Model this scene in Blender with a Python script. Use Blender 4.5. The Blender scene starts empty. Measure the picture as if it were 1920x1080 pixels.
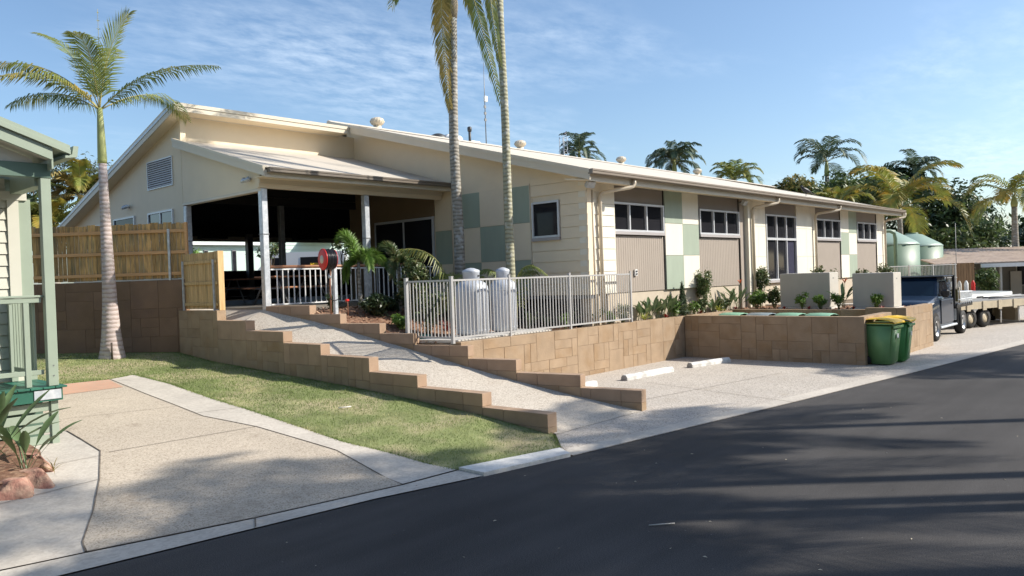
import bpy, bmesh, math, random
import numpy as np
from mathutils import Vector, Matrix, noise
from mathutils.geometry import delaunay_2d_cdt

# ------------------------------------------------------------------ camera, light, exposure
scene = bpy.context.scene
COL = scene.collection
cam_data = bpy.data.cameras.new('camera')
cam_data.sensor_width = 36.0
cam_data.lens = 36.0 * 1464.0 / 1920.0
cam_data.clip_start = 0.1
cam_data.clip_end = 2000
cam = bpy.data.objects.new('camera', cam_data)
COL.objects.link(cam)
_r = Vector((0.67367835, -0.73820677, -0.03475972))
_u = Vector((0.03324717, -0.01671313, 0.99930741))
_f = Vector((0.73827644, 0.67436743, -0.01328401))
cam.matrix_world = Matrix(((_r.x, _u.x, -_f.x, 0), (_r.y, _u.y, -_f.y, 0), (_r.z, _u.z, -_f.z, 2.3), (0, 0, 0, 1)))
scene.camera = cam

SUN = Vector((0.92, -1.03, 1.0)).normalized()
sun_el = math.asin(SUN.z)
sun_rot = math.atan2(SUN.x, SUN.y)
world = bpy.data.worlds.new('World')
scene.world = world
world.use_nodes = True
wt = world.node_tree
wt.nodes.clear()
wo = wt.nodes.new('ShaderNodeOutputWorld')
bg = wt.nodes.new('ShaderNodeBackground')
sky = wt.nodes.new('ShaderNodeTexSky')
sky.sky_type = 'NISHITA'
sky.sun_disc = False
sky.sun_elevation = sun_el
sky.sun_rotation = sun_rot
sky.air_density = 1.0
sky.dust_density = 1.2
sky.ozone_density = 2.2
bg.inputs['Strength'].default_value = 0.108
# thin high cloud, laid out on a plane overhead
tc = wt.nodes.new('ShaderNodeTexCoord')
sep = wt.nodes.new('ShaderNodeSeparateXYZ')
wt.links.new(tc.outputs['Generated'], sep.inputs[0])
def wm(op, a, b=None, c=None):
    n = wt.nodes.new('ShaderNodeMath'); n.operation = op
    for i, v in enumerate((a, b, c)):
        if v is None: continue
        if isinstance(v, (int, float)): n.inputs[i].default_value = v
        else: wt.links.new(v, n.inputs[i])
    return n.outputs[0]
zc = wm('MAXIMUM', sep.outputs[2], 0.03)
px = wm('DIVIDE', sep.outputs[0], wm('ADD', zc, 0.08))
py = wm('DIVIDE', sep.outputs[1], wm('ADD', zc, 0.08))
cmb = wt.nodes.new('ShaderNodeCombineXYZ')
wt.links.new(px, cmb.inputs[0]); wt.links.new(py, cmb.inputs[1])
n1 = wt.nodes.new('ShaderNodeTexNoise'); n1.inputs['Scale'].default_value = 0.55; n1.inputs['Detail'].default_value = 5
n2 = wt.nodes.new('ShaderNodeTexNoise'); n2.inputs['Scale'].default_value = 7.0; n2.inputs['Detail'].default_value = 6; n2.inputs['Roughness'].default_value = 0.62
mp = wt.nodes.new('ShaderNodeMapping'); mp.inputs['Rotation'].default_value = (0, 0, 0.6); mp.inputs['Scale'].default_value = (1.0, 1.7, 1)
mp.inputs['Location'].default_value = (3.3, 1.7, 0)
wt.links.new(cmb.outputs[0], mp.inputs['Vector'])
wt.links.new(mp.outputs[0], n1.inputs['Vector']); wt.links.new(mp.outputs[0], n2.inputs['Vector'])
mr1 = wt.nodes.new('ShaderNodeMapRange'); mr1.inputs['From Min'].default_value = 0.44; mr1.inputs['From Max'].default_value = 0.68
wt.links.new(n1.outputs[0], mr1.inputs['Value'])
mr2 = wt.nodes.new('ShaderNodeMapRange'); mr2.inputs['From Min'].default_value = 0.36; mr2.inputs['From Max'].default_value = 0.68
wt.links.new(n2.outputs[0], mr2.inputs['Value'])
fac = wm('MULTIPLY', wm('MULTIPLY', mr1.outputs[0], mr2.outputs[0]), 0.36)
mixc = wt.nodes.new('ShaderNodeMix'); mixc.data_type = 'RGBA'
wt.links.new(fac, mixc.inputs['Factor'])
wt.links.new(sky.outputs[0], mixc.inputs['A'])
mixc.inputs['B'].default_value = (7.0, 7.4, 8.0, 1)
tint = wt.nodes.new('ShaderNodeVectorMath'); tint.operation = 'MULTIPLY'; tint.inputs[1].default_value = (1.21, 1.29, 1.33)
wt.links.new(mixc.outputs['Result'], tint.inputs[0]); wt.links.new(tint.outputs[0], bg.inputs['Color'])
wt.links.new(bg.outputs[0], wo.inputs['Surface'])

sun_data = bpy.data.lights.new('sun', 'SUN')
sun_data.energy = 5.0
sun_data.angle = math.radians(0.55)
sun_data.color = (1.0, 0.94, 0.84)
sun = bpy.data.objects.new('sun', sun_data)
COL.objects.link(sun)
sun.rotation_euler = SUN.to_track_quat('Z', 'Y').to_euler()
sun.location = (30, -30, 40)
scene.view_settings.view_transform = 'Standard'
scene.view_settings.look = 'None'
scene.view_settings.gamma = 1
scene.view_settings.use_curve_mapping = False
scene.view_settings.exposure = 0.36

rng = random.Random(7)
nr = np.random.RandomState(11)

# ------------------------------------------------------------------ materials
MATS = {}
def mat(name, col, rough=0.7, var=0.12, scale=6.0, bump=0.0, bscale=40.0, metallic=0.0, rnd=0.0, spec=0.5,
        col2=None, scale2=1.0, mix2=0.5, stretch=(1, 1, 1), transl=0.0, coat=0.0, hue=0.0, detail=5):
    m = bpy.data.materials.new(name); m.use_nodes = True
    nt = m.node_tree; N = nt.nodes; L = nt.links
    b = N['Principled BSDF']
    b.inputs['Roughness'].default_value = rough
    b.inputs['Metallic'].default_value = metallic
    b.inputs['Specular IOR Level'].default_value = spec
    if coat: b.inputs['Coat Weight'].default_value = coat; b.inputs['Coat Roughness'].default_value = 0.06
    t = N.new('ShaderNodeTexCoord'); mpn = N.new('ShaderNodeMapping'); mpn.inputs['Scale'].default_value = stretch
    L.new(t.outputs['Object'], mpn.inputs['Vector'])
    oi = N.new('ShaderNodeObjectInfo')
    # shift pattern per object so alike pieces differ
    add = N.new('ShaderNodeVectorMath'); add.operation = 'ADD'
    sc = N.new('ShaderNodeVectorMath'); sc.operation = 'SCALE'
    cb = N.new('ShaderNodeCombineXYZ')
    for i in range(3): L.new(oi.outputs['Random'], cb.inputs[i])
    L.new(cb.outputs[0], sc.inputs[0]); sc.inputs['Scale'].default_value = 37.0 if rnd else 0.0
    L.new(mpn.outputs[0], add.inputs[0]); L.new(sc.outputs[0], add.inputs[1])
    n = N.new('ShaderNodeTexNoise'); n.inputs['Scale'].default_value = scale; n.inputs['Detail'].default_value = detail
    L.new(add.outputs[0], n.inputs['Vector'])
    mr = N.new('ShaderNodeMapRange'); mr.inputs['From Min'].default_value = 0.25; mr.inputs['From Max'].default_value = 0.75
    mr.inputs['To Min'].default_value = 1 - var; mr.inputs['To Max'].default_value = 1 + var
    L.new(n.outputs[0], mr.inputs['Value'])
    base = N.new('ShaderNodeMix'); base.data_type = 'RGBA'
    base.inputs['A'].default_value = (*col, 1)
    base.inputs['B'].default_value = (*(col2 or col), 1)
    if col2:
        nn = N.new('ShaderNodeTexNoise'); nn.inputs['Scale'].default_value = scale2; nn.inputs['Detail'].default_value = 4
        L.new(add.outputs[0], nn.inputs['Vector'])
        m3 = N.new('ShaderNodeMapRange'); m3.inputs['From Min'].default_value = 0.62 - mix2 * 0.3; m3.inputs['From Max'].default_value = 0.82 - mix2 * 0.3
        L.new(nn.outputs[0], m3.inputs['Value']); L.new(m3.outputs[0], base.inputs['Factor'])
    else:
        base.inputs['Factor'].default_value = 0
    mul = N.new('ShaderNodeVectorMath'); mul.operation = 'SCALE'
    L.new(base.outputs['Result'], mul.inputs[0])
    val = mr.outputs[0]
    if rnd:
        r2 = N.new('ShaderNodeMapRange'); r2.inputs['To Min'].default_value = 1 - rnd; r2.inputs['To Max'].default_value = 1 + rnd
        L.new(oi.outputs['Random'], r2.inputs['Value'])
        mm = N.new('ShaderNodeMath'); mm.operation = 'MULTIPLY'; L.new(mr.outputs[0], mm.inputs[0]); L.new(r2.outputs[0], mm.inputs[1]); val = mm.outputs[0]
    L.new(val, mul.inputs['Scale'])
    L.new(mul.outputs[0], b.inputs['Base Color'])
    if bump:
        bn = N.new('ShaderNodeTexNoise'); bn.inputs['Scale'].default_value = bscale; bn.inputs['Detail'].default_value = 4
        L.new(add.outputs[0], bn.inputs['Vector'])
        bp = N.new('ShaderNodeBump'); bp.inputs['Strength'].default_value = bump; bp.inputs['Distance'].default_value = 0.01
        L.new(bn.outputs[0], bp.inputs['Height']); L.new(bp.outputs[0], b.inputs['Normal'])
    if transl:
        tr = N.new('ShaderNodeBsdfTranslucent'); ms = N.new('ShaderNodeMixShader'); ms.inputs[0].default_value = transl
        L.new(mul.outputs[0], tr.inputs['Color'])
        L.new(b.outputs[0], ms.inputs[1]); L.new(tr.outputs[0], ms.inputs[2])
        L.new(ms.outputs[0], N['Material Output'].inputs['Surface'])
    MATS[name] = m
    return m

cream = mat('cream_paint', (0.80, 0.68, 0.50), 0.65, 0.03, 2.5, 0.12, 60)
cream_panel = mat('cream_panel', (0.78, 0.73, 0.61), 0.6, 0.045, 2.2, 0.05, 60, stretch=(2.5, 2.5, .5), rnd=.015)
cream_metal = mat('cream_metal', (0.64, 0.55, 0.42), 0.42, 0.05, 3.0)
roof_m = mat('cream_roof_sheet', (0.60, 0.545, 0.46), 0.75, 0.04, 1.2, col2=(0.55, 0.50, 0.43), scale2=0.5, spec=0.15)
fascia_m = mat('fascia_cream', (0.66, 0.58, 0.45), 0.45, 0.04, 2)
gutter_m = mat('gutter_tan', (0.235, 0.19, 0.145), 0.4, 0.06, 3)
sage = mat('sage_panel', (0.335, 0.39, 0.305), 0.6, 0.06, 2.2, stretch=(2.5, 2.5, .5), rnd=.03)
taupe = mat('taupe_ribbed', (0.36, 0.305, 0.255), 0.6, 0.04, 2)
taupe_d = mat('taupe_header', (0.25, 0.215, 0.185), 0.6, 0.04, 2)
alu = mat('window_aluminium', (0.62, 0.63, 0.65), 0.35, 0.03, 3, metallic=0.2)
glass = mat('dark_glass', (0.022, 0.022, 0.026), 0.05, 0.2, 1.0, spec=0.16)
sill_m = mat('sill_grey', (0.40, 0.37, 0.36), 0.5, 0.04, 3)
glass_blue = mat('sky_glass', (0.02, 0.03, 0.045), 0.03, 0.2, 1.0, spec=0.9)
curtain_m = mat('curtain_cloth', (0.045, 0.045, 0.09), 0.9, 0.2, 8)
joint_m = mat('joint_dark', (0.10, 0.085, 0.07), 0.9, 0.2, 8)
plinth_m = mat('plinth_render', (0.52, 0.44, 0.34), 0.8, 0.06, 3, 0.2, 50)
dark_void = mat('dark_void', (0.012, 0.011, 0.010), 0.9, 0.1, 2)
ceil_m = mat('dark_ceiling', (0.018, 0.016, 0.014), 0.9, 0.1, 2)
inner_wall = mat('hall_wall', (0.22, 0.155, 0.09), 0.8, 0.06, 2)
floor_m = mat('hall_floor', (0.20, 0.18, 0.15), 0.6, 0.1, 3)
galv = mat('galvanised_steel', (0.52, 0.55, 0.58), 0.42, 0.14, 14, metallic=0.35, rnd=0.05, col2=(0.66, 0.68, 0.70), scale2=9)
galv_d = mat('weathered_steel', (0.20, 0.20, 0.20), 0.5, 0.15, 10, metallic=0.4)
fence_grey = mat('pool_fence_grey', (0.46, 0.45, 0.44), 0.4, 0.06, 8, metallic=0.15, rnd=0.05)
rail_wood = mat('rail_timber', (0.42, 0.20, 0.11), 0.5, 0.18, 12, stretch=(1, 6, 6))
block_m = mat('tan_block', (0.345, 0.247, 0.160), 0.88, 0.14, 3.0, 0.8, 38, rnd=0.035, col2=(0.30, 0.198, 0.112), scale2=1.7)
block_top = mat('pink_cap_block', (0.38, 0.262, 0.178), 0.88, 0.12, 3.0, 0.5, 55, rnd=0.06, col2=(0.33, 0.225, 0.15), scale2=2)
block_dark = mat('brown_block', (0.22, 0.135, 0.082), 0.9, 0.14, 2.5, 0.6, 55, rnd=0.10, col2=(0.21, 0.13, 0.085), scale2=1.5)
mortar = mat('wall_core', (0.22, 0.145, 0.085), 0.95, 0.2, 6)
asphalt = None
soil_m = mat('earth', (0.16, 0.12, 0.08), 0.95, 0.25, 4, 0.5, 30)
mulch_bed = mat('mulch_bed', (0.17, 0.085, 0.05), 0.95, 0.35, 18, 0.8, 40, col2=(0.30, 0.19, 0.12), scale2=14)
chip_m = mat('mulch_chips', (0.32, 0.17, 0.10), 0.9, 0.45, 7, col2=(0.48, 0.33, 0.22), scale2=9)
grass_m = mat('grass_blade', (0.205, 0.265, 0.08), 0.75, 0.30, 1.3, col2=(0.38, 0.36, 0.18), scale2=1.3, mix2=0.3, transl=0.25)
lawn_m = mat('lawn_ground', (0.20, 0.225, 0.085), 0.95, 0.3, 2.0, 0.8, 60, col2=(0.40, 0.34, 0.20), scale2=0.9, mix2=0.5)
paling = mat('treated_paling', (0.50, 0.30, 0.115), 0.82, 0.38, 9, 0.25, 40, rnd=0.32, stretch=(4, 4, 0.5), col2=(0.26, 0.20, 0.10), scale2=3)
rail_fence = mat('paling_rail', (0.66, 0.37, 0.17), 0.8, 0.14, 8, stretch=(0.5, 4, 4), rnd=0.05)
pine_new = mat('new_pine', (0.62, 0.42, 0.20), 0.75, 0.16, 9, rnd=0.14, stretch=(4, 4, 0.5), col2=(0.48, 0.30, 0.13), scale2=3)
white_p = mat('white_paint', (0.78, 0.78, 0.76), 0.6, 0.05, 6)
cab_green = mat('cabin_green', (0.30, 0.355, 0.275), 0.55, 0.05, 4)
cab_gdark = mat('cabin_dark_green', (0.10, 0.165, 0.125), 0.55, 0.08, 4)
deck_green = mat('deck_green', (0.025, 0.13, 0.085), 0.5, 0.12, 6, rnd=0.15)
cab_cream = mat('cabin_weatherboard', (0.56, 0.545, 0.46), 0.55, 0.03, 4)
box_grey = mat('grey_render', (0.52, 0.49, 0.43), 0.85, 0.07, 2.2, 0.2, 60)
box_white = mat('white_render', (0.74, 0.73, 0.69), 0.85, 0.04, 3)
slab_w = mat('pale_slab', (0.66, 0.63, 0.58), 0.85, 0.07, 5)
cyl_m = mat('gas_cylinder_grey', (0.50, 0.53, 0.58), 0.5, 0.05, 3, metallic=0.25, rnd=0.03)
valve_m = mat('valve_dark', (0.05, 0.05, 0.05), 0.5, 0.2, 10)
bin_green = mat('bin_green', (0.15, 0.30, 0.12), 0.42, 0.06, 3)
bin_green2 = mat('bin_bright_green', (0.07, 0.27, 0.075), 0.42, 0.06, 3)
bin_lid_y = mat('bin_lid_yellow', (0.85, 0.52, 0.015), 0.42, 0.05, 4)
bin_lid_g = mat('bin_lid_green', (0.22, 0.42, 0.28), 0.5, 0.05, 4)
bin_lid_b = mat('bin_lid_grey', (0.22, 0.27, 0.28), 0.4, 0.05, 4)
rubber = mat('rubber', (0.014, 0.013, 0.013), 0.75, 0.15, 12)
red_p = mat('reel_red', (0.62, 0.022, 0.018), 0.38, 0.05, 4)
hub_m = mat('reel_hub', (0.62, 0.52, 0.42), 0.5, 0.05, 4)
hose_m = mat('black_hose', (0.018, 0.016, 0.02), 0.3, 0.2, 9)
copper = mat('copper_pipe', (0.33, 0.15, 0.09), 0.5, 0.15, 6)
tank_m = mat('tank_green', (0.135, 0.215, 0.15), 0.5, 0.05, 2)
tank_roof = mat('tank_roof', (0.27, 0.37, 0.31), 0.45, 0.05, 2)
truck_blue = mat('truck_blue', (0.004, 0.016, 0.040), 0.32, 0.06, 2, coat=0.5, spec=.4)
truck_black = mat('truck_black', (0.012, 0.012, 0.014), 0.45, 0.1, 4)
chrome = mat('wheel_alloy', (0.60, 0.60, 0.60), 0.3, 0.08, 6, metallic=0.6)
wind_m = mat('windscreen', (0.012, 0.028, 0.045), 0.06, 0.2, 2, spec=0.35)
lamp_m = mat('lamp_glass', (0.72, 0.70, 0.66), 0.2, 0.1, 6)
orange_p = mat('orange_lens', (0.75, 0.22, 0.03), 0.4, 0.1, 6)
trailer_m = mat('trailer_tan', (0.50, 0.42, 0.30), 0.6, 0.12, 4)
deck_pale = mat('trailer_deck', (0.27, 0.26, 0.24), 0.6, 0.08, 4)
alu_hull = mat('aluminium_hull', (0.34, 0.35, 0.33), 0.45, 0.08, 3, metallic=0.3)
rock_m = mat('red_rock', (0.34, 0.17, 0.125), 0.92, 0.38, 11, 1.0, 30, rnd=0.15, col2=(0.46, 0.31, 0.22), scale2=5, mix2=0.5)
bird_m = mat('black_feather', (0.012, 0.012, 0.016), 0.5, 0.2, 20)
roof_rib = mat('old_ribbed_roof', (0.52, 0.40, 0.31), 0.6, 0.12, 3, col2=(0.42, 0.31, 0.24), scale2=2)
house_grey = mat('far_house_wall', (0.20, 0.185, 0.155), 0.8, 0.1, 2)
brown_fence = mat('brown_fence', (0.28, 0.17, 0.085), 0.85, 0.2, 5, rnd=0.15, stretch=(3, 3, 0.5))
mint = mat('mint_weatherboard', (0.55, 0.68, 0.60), 0.6, 0.04, 2)
van_white = mat('van_white', (0.80, 0.81, 0.82), 0.3, 0.03, 2, coat=0.3)
yellow_p = mat('yellow_sign', (0.80, 0.50, 0.02), 0.5, 0.05, 5)
# foliage
palm_leaf = mat('palm_leaf', (0.18, 0.225, 0.06), 0.5, 0.30, 2.5, transl=0.35, col2=(0.32, 0.30, 0.07), scale2=1.1, mix2=0.5)
palm_gold = mat('palm_leaf_golden', (0.21, 0.235, 0.05), 0.5, 0.30, 2.5, transl=0.30, col2=(0.46, 0.31, 0.05), scale2=1.4, mix2=0.5)
palm_dry = mat('palm_leaf_dry', (0.27, 0.215, 0.075), 0.7, 0.35, 2.5, transl=0.2, col2=(0.36, 0.25, 0.07), scale2=2.0, mix2=0.6)
palm_gold_dry = mat('palm_leaf_hanging', (0.42, 0.31, 0.09), 0.7, 0.35, 2.5, transl=0.3, col2=(0.24, 0.22, 0.07), scale2=1.2, mix2=0.5)
palm_blue = mat('palm_leaf_bluish', (0.085, 0.125, 0.07), 0.55, 0.28, 2.5, transl=0.25)
leaf_mid = mat('leaf_mid', (0.09, 0.135, 0.04), 0.5, 0.40, 1.3, transl=0.25, col2=(0.12, 0.15, 0.045), scale2=0.8)
leaf_dark = mat('leaf_dark', (0.045, 0.075, 0.027), 0.42, 0.40, 1.5, transl=0.2, col2=(0.06, 0.09, 0.03), scale2=0.8)
leaf_grey = mat('leaf_greyish', (0.085, 0.105, 0.06), 0.6, 0.35, 1.0, transl=0.2)
leaf_olive = mat('leaf_olive', (0.16, 0.155, 0.04), 0.55, 0.35, 1.5, transl=0.3, col2=(0.30, 0.22, 0.05), scale2=1.2)
leaf_orange = mat('leaf_orange', (0.40, 0.17, 0.04), 0.55, 0.3, 1.5, transl=0.3)
leaf_bright = mat('leaf_bright', (0.16, 0.27, 0.05), 0.45, 0.35, 6, transl=0.3, rnd=0.08)
leaf_shrub = mat('leaf_shrub', (0.085, 0.135, 0.045), 0.4, 0.45, 9, transl=0.25, rnd=0.12, col2=(0.19, 0.17, 0.07), scale2=7)
leaf_strap = mat('leaf_strap', (0.115, 0.175, 0.075), 0.4, 0.3, 5, transl=0.2, rnd=0.15)
leaf_yellow = mat('leaf_yellow_stripe', (0.50, 0.52, 0.13), 0.45, 0.25, 9, transl=0.25, rnd=0.1)
leaf_red = mat('leaf_red', (0.32, 0.025, 0.02), 0.45, 0.4, 9, transl=0.2, rnd=0.15)
flower_or = mat('flower_orange', (0.85, 0.16, 0.03), 0.5, 0.2, 9)
bark = mat('bark_brown', (0.16, 0.12, 0.085), 0.9, 0.25, 8, 0.5, 20)
stem_m = mat('plant_stem', (0.13, 0.14, 0.06), 0.7, 0.2, 8)

def nodes_asphalt():
    m = bpy.data.materials.new('asphalt'); m.use_nodes = True
    nt = m.node_tree; N = nt.nodes; L = nt.links; b = N['Principled BSDF']
    b.inputs['Roughness'].default_value = 0.9; b.inputs['Specular IOR Level'].default_value = 0.2
    t = N.new('ShaderNodeTexCoord')
    a = N.new('ShaderNodeTexNoise'); a.inputs['Scale'].default_value = 0.45; a.inputs['Detail'].default_value = 5
    c = N.new('ShaderNodeTexNoise'); c.inputs['Scale'].default_value = 90; c.inputs['Detail'].default_value = 3
    mpn = N.new('ShaderNodeMapping'); mpn.inputs['Scale'].default_value = (0.25, 2.2, 1); mpn.inputs['Rotation'].default_value = (0, 0, 0.13)
    s = N.new('ShaderNodeTexNoise'); s.inputs['Scale'].default_value = 1.6; s.inputs['Detail'].default_value = 4
    L.new(t.outputs['Object'], a.inputs['Vector']); L.new(t.outputs['Object'], c.inputs['Vector'])
    L.new(t.outputs['Object'], mpn.inputs['Vector']); L.new(mpn.outputs[0], s.inputs['Vector'])
    r1 = N.new('ShaderNodeMapRange'); r1.inputs['From Min'].default_value = .3; r1.inputs['From Max'].default_value = .7; r1.inputs['To Min'].default_value = .78; r1.inputs['To Max'].default_value = 1.22
    r2 = N.new('ShaderNodeMapRange'); r2.inputs['From Min'].default_value = .3; r2.inputs['From Max'].default_value = .75; r2.inputs['To Min'].default_value = .62; r2.inputs['To Max'].default_value = 1.5
    r3 = N.new('ShaderNodeMapRange'); r3.inputs['From Min'].default_value = .3; r3.inputs['From Max'].default_value = .7; r3.inputs['To Min'].default_value = .9; r3.inputs['To Max'].default_value = 1.12
    L.new(a.outputs[0], r1.inputs['Value']); L.new(c.outputs[0], r2.inputs['Value']); L.new(s.outputs[0], r3.inputs['Value'])
    m1 = N.new('ShaderNodeMath'); m1.operation = 'MULTIPLY'; L.new(r1.outputs[0], m1.inputs[0]); L.new(r2.outputs[0], m1.inputs[1])
    m2 = N.new('ShaderNodeMath'); m2.operation = 'MULTIPLY'; L.new(m1.outputs[0], m2.inputs[0]); L.new(r3.outputs[0], m2.inputs[1])
    # small pale specks of grit
    v = N.new('ShaderNodeTexVoronoi'); v.inputs['Scale'].default_value = 5.0
    L.new(t.outputs['Object'], v.inputs['Vector'])
    lt = N.new('ShaderNodeMath'); lt.operation = 'LESS_THAN'; lt.inputs[1].default_value = 0.035; L.new(v.outputs['Distance'], lt.inputs[0])
    sc = N.new('ShaderNodeVectorMath'); sc.operation = 'SCALE'; sc.inputs[0].default_value = (0.063, 0.059, 0.057); L.new(m2.outputs[0], sc.inputs['Scale'])
    mx = N.new('ShaderNodeMix'); mx.data_type = 'RGBA'; mx.inputs['B'].default_value = (.16, .15, .14, 1)
    L.new(lt.outputs[0], mx.inputs['Factor']); L.new(sc.outputs[0], mx.inputs['A']); L.new(mx.outputs['Result'], b.inputs['Base Color'])
    bp = N.new('ShaderNodeBump'); bp.inputs['Strength'].default_value = .5; bp.inputs['Distance'].default_value = .006
    L.new(c.outputs[0], bp.inputs['Height']); L.new(bp.outputs[0], b.inputs['Normal'])
    return m
asphalt = nodes_asphalt()

def aggregate(name, light, dark, fine=70.0, amount=0.5, big=0.10, stain=(0.30, 0.24, 0.18), rough=.9):
    m = bpy.data.materials.new(name); m.use_nodes = True
    nt = m.node_tree; N = nt.nodes; L = nt.links; b = N['Principled BSDF']
    b.inputs['Roughness'].default_value = rough
    t = N.new('ShaderNodeTexCoord')
    v = N.new('ShaderNodeTexVoronoi'); v.inputs['Scale'].default_value = fine
    L.new(t.outputs['Object'], v.inputs['Vector'])
    sp = N.new('ShaderNodeSeparateColor'); L.new(v.outputs['Color'], sp.inputs[0])
    p = N.new('ShaderNodeMath'); p.operation = 'POWER'; p.inputs[1].default_value = 1.0 / max(amount, .01); L.new(sp.outputs[0], p.inputs[0])
    mx = N.new('ShaderNodeMix'); mx.data_type = 'RGBA'; mx.inputs['A'].default_value = (*light, 1); mx.inputs['B'].default_value = (*dark, 1)
    L.new(p.outputs[0], mx.inputs['Factor'])
    a = N.new('ShaderNodeTexNoise'); a.inputs['Scale'].default_value = 0.8; a.inputs['Detail'].default_value = 7; a.inputs['Roughness'].default_value = .6
    L.new(t.outputs['Object'], a.inputs['Vector'])
    r1 = N.new('ShaderNodeMapRange'); r1.inputs['From Min'].default_value = .3; r1.inputs['From Max'].default_value = .7; r1.inputs['To Min'].default_value = 1 - big; r1.inputs['To Max'].default_value = 1 + big
    L.new(a.outputs[0], r1.inputs['Value'])
    s2 = N.new('ShaderNodeTexNoise'); s2.inputs['Scale'].default_value = 1.7; s2.inputs['Detail'].default_value = 8; s2.inputs['Roughness'].default_value = .7
    L.new(t.outputs['Object'], s2.inputs['Vector'])
    r2 = N.new('ShaderNodeMapRange'); r2.inputs['From Min'].default_value = .55; r2.inputs['From Max'].default_value = .72; r2.inputs['To Max'].default_value = .6
    L.new(s2.outputs[0], r2.inputs['Value'])
    m3 = N.new('ShaderNodeMix'); m3.data_type = 'RGBA'; m3.inputs['B'].default_value = (*stain, 1)
    L.new(r2.outputs[0], m3.inputs['Factor']); L.new(mx.outputs['Result'], m3.inputs['A'])
    sc = N.new('ShaderNodeVectorMath'); sc.operation = 'SCALE'; L.new(m3.outputs['Result'], sc.inputs[0]); L.new(r1.outputs[0], sc.inputs['Scale'])
    L.new(sc.outputs[0], b.inputs['Base Color'])
    bp = N.new('ShaderNodeBump'); bp.inputs['Strength'].default_value = .35; bp.inputs['Distance'].default_value = .004
    L.new(v.outputs['Distance'], bp.inputs['Height']); L.new(bp.outputs[0], b.inputs['Normal'])
    return m
agg_drive = aggregate('drive_aggregate', (0.54, 0.465, 0.37), (0.30, 0.24, 0.18), 75, .45, .08)
agg_park = aggregate('parking_aggregate', (0.55, 0.50, 0.44), (0.24, 0.20, 0.16), 60, .5, .07, stain=(.40, .34, .27))
agg_ramp = aggregate('ramp_aggregate', (0.58, 0.52, 0.44), (0.34, 0.285, 0.225), 60, .5, .06, stain=(.42, .35, .28))
conc = aggregate('smooth_concrete', (0.56, 0.51, 0.44), (0.47, 0.42, 0.36), 30, .8, .13, stain=(.34, .31, .27))
conc_w = aggregate('pale_kerb_concrete', (0.72, 0.70, 0.66), (0.62, 0.60, 0.56), 30, .8, .06, stain=(.50, .48, .45))
conc_red = aggregate('red_painted_concrete', (0.56, 0.31, 0.21), (0.48, 0.34, 0.24), 40, .6, .12, stain=(.52, .40, .29))

def nodes_trunk(name, a, b_, ring=9.0, mottle=(0.45, 0.43, 0.38)):
    m = bpy.data.materials.new(name); m.use_nodes = True
    nt = m.node_tree; N = nt.nodes; L = nt.links; b = N['Principled BSDF']
    b.inputs['Roughness'].default_value = .8
    t = N.new('ShaderNodeTexCoord'); w = N.new('ShaderNodeTexWave'); w.wave_type = 'BANDS'; w.bands_direction = 'Z'
    w.inputs['Scale'].default_value = ring; w.inputs['Distortion'].default_value = 3.5; w.inputs['Detail'].default_value = 3; w.inputs['Detail Scale'].default_value = 1.2
    L.new(t.outputs['Object'], w.inputs['Vector'])
    rp = N.new('ShaderNodeValToRGB'); rp.color_ramp.elements[0].position = .12; rp.color_ramp.elements[1].position = .55
    rp.color_ramp.elements[0].color = (*a, 1); rp.color_ramp.elements[1].color = (*b_, 1)
    L.new(w.outputs[0], rp.inputs[0])
    n = N.new('ShaderNodeTexNoise'); n.inputs['Scale'].default_value = 7; n.inputs['Detail'].default_value = 6; L.new(t.outputs['Object'], n.inputs['Vector'])
    r = N.new('ShaderNodeMapRange'); r.inputs['From Min'].default_value = .52; r.inputs['From Max'].default_value = .66; L.new(n.outputs[0], r.inputs['Value'])
    mx = N.new('ShaderNodeMix'); mx.data_type = 'RGBA'; mx.inputs['B'].default_value = (*mottle, 1); L.new(r.outputs[0], mx.inputs['Factor']); L.new(rp.outputs[0], mx.inputs['A'])
    L.new(mx.outputs['Result'], b.inputs['Base Color'])
    bp = N.new('ShaderNodeBump'); bp.inputs['Strength'].default_value = .5; bp.inputs['Distance'].default_value = .015
    L.new(w.outputs[0], bp.inputs['Height']); L.new(bp.outputs[0], b.inputs['Normal'])
    return m
trunk_pink = nodes_trunk('palm_trunk_pinkish', (0.36, 0.28, 0.245), (0.50, 0.415, 0.39), 3.2, (0.50, 0.44, 0.40))
trunk_grey = nodes_trunk('palm_trunk_grey', (0.20, 0.18, 0.145), (0.33, 0.30, 0.25), 3.4, (0.44, 0.44, 0.42))
trunk_green = nodes_trunk('palm_trunk_lichen', (0.25, 0.235, 0.15), (0.38, 0.365, 0.25), 3.4, (0.48, 0.47, 0.40))
shaft_green = mat('palm_crownshaft', (0.34, 0.36, 0.13), 0.5, 0.15, 3, stretch=(3, 3, .4))
shaft_brown = mat('palm_crownshaft_dry', (0.36, 0.30, 0.22), 0.8, 0.3, 5, stretch=(3, 3, .4))
rachis_m = mat('frond_rachis', (0.38, 0.33, 0.12), 0.5, 0.15, 4)

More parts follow.
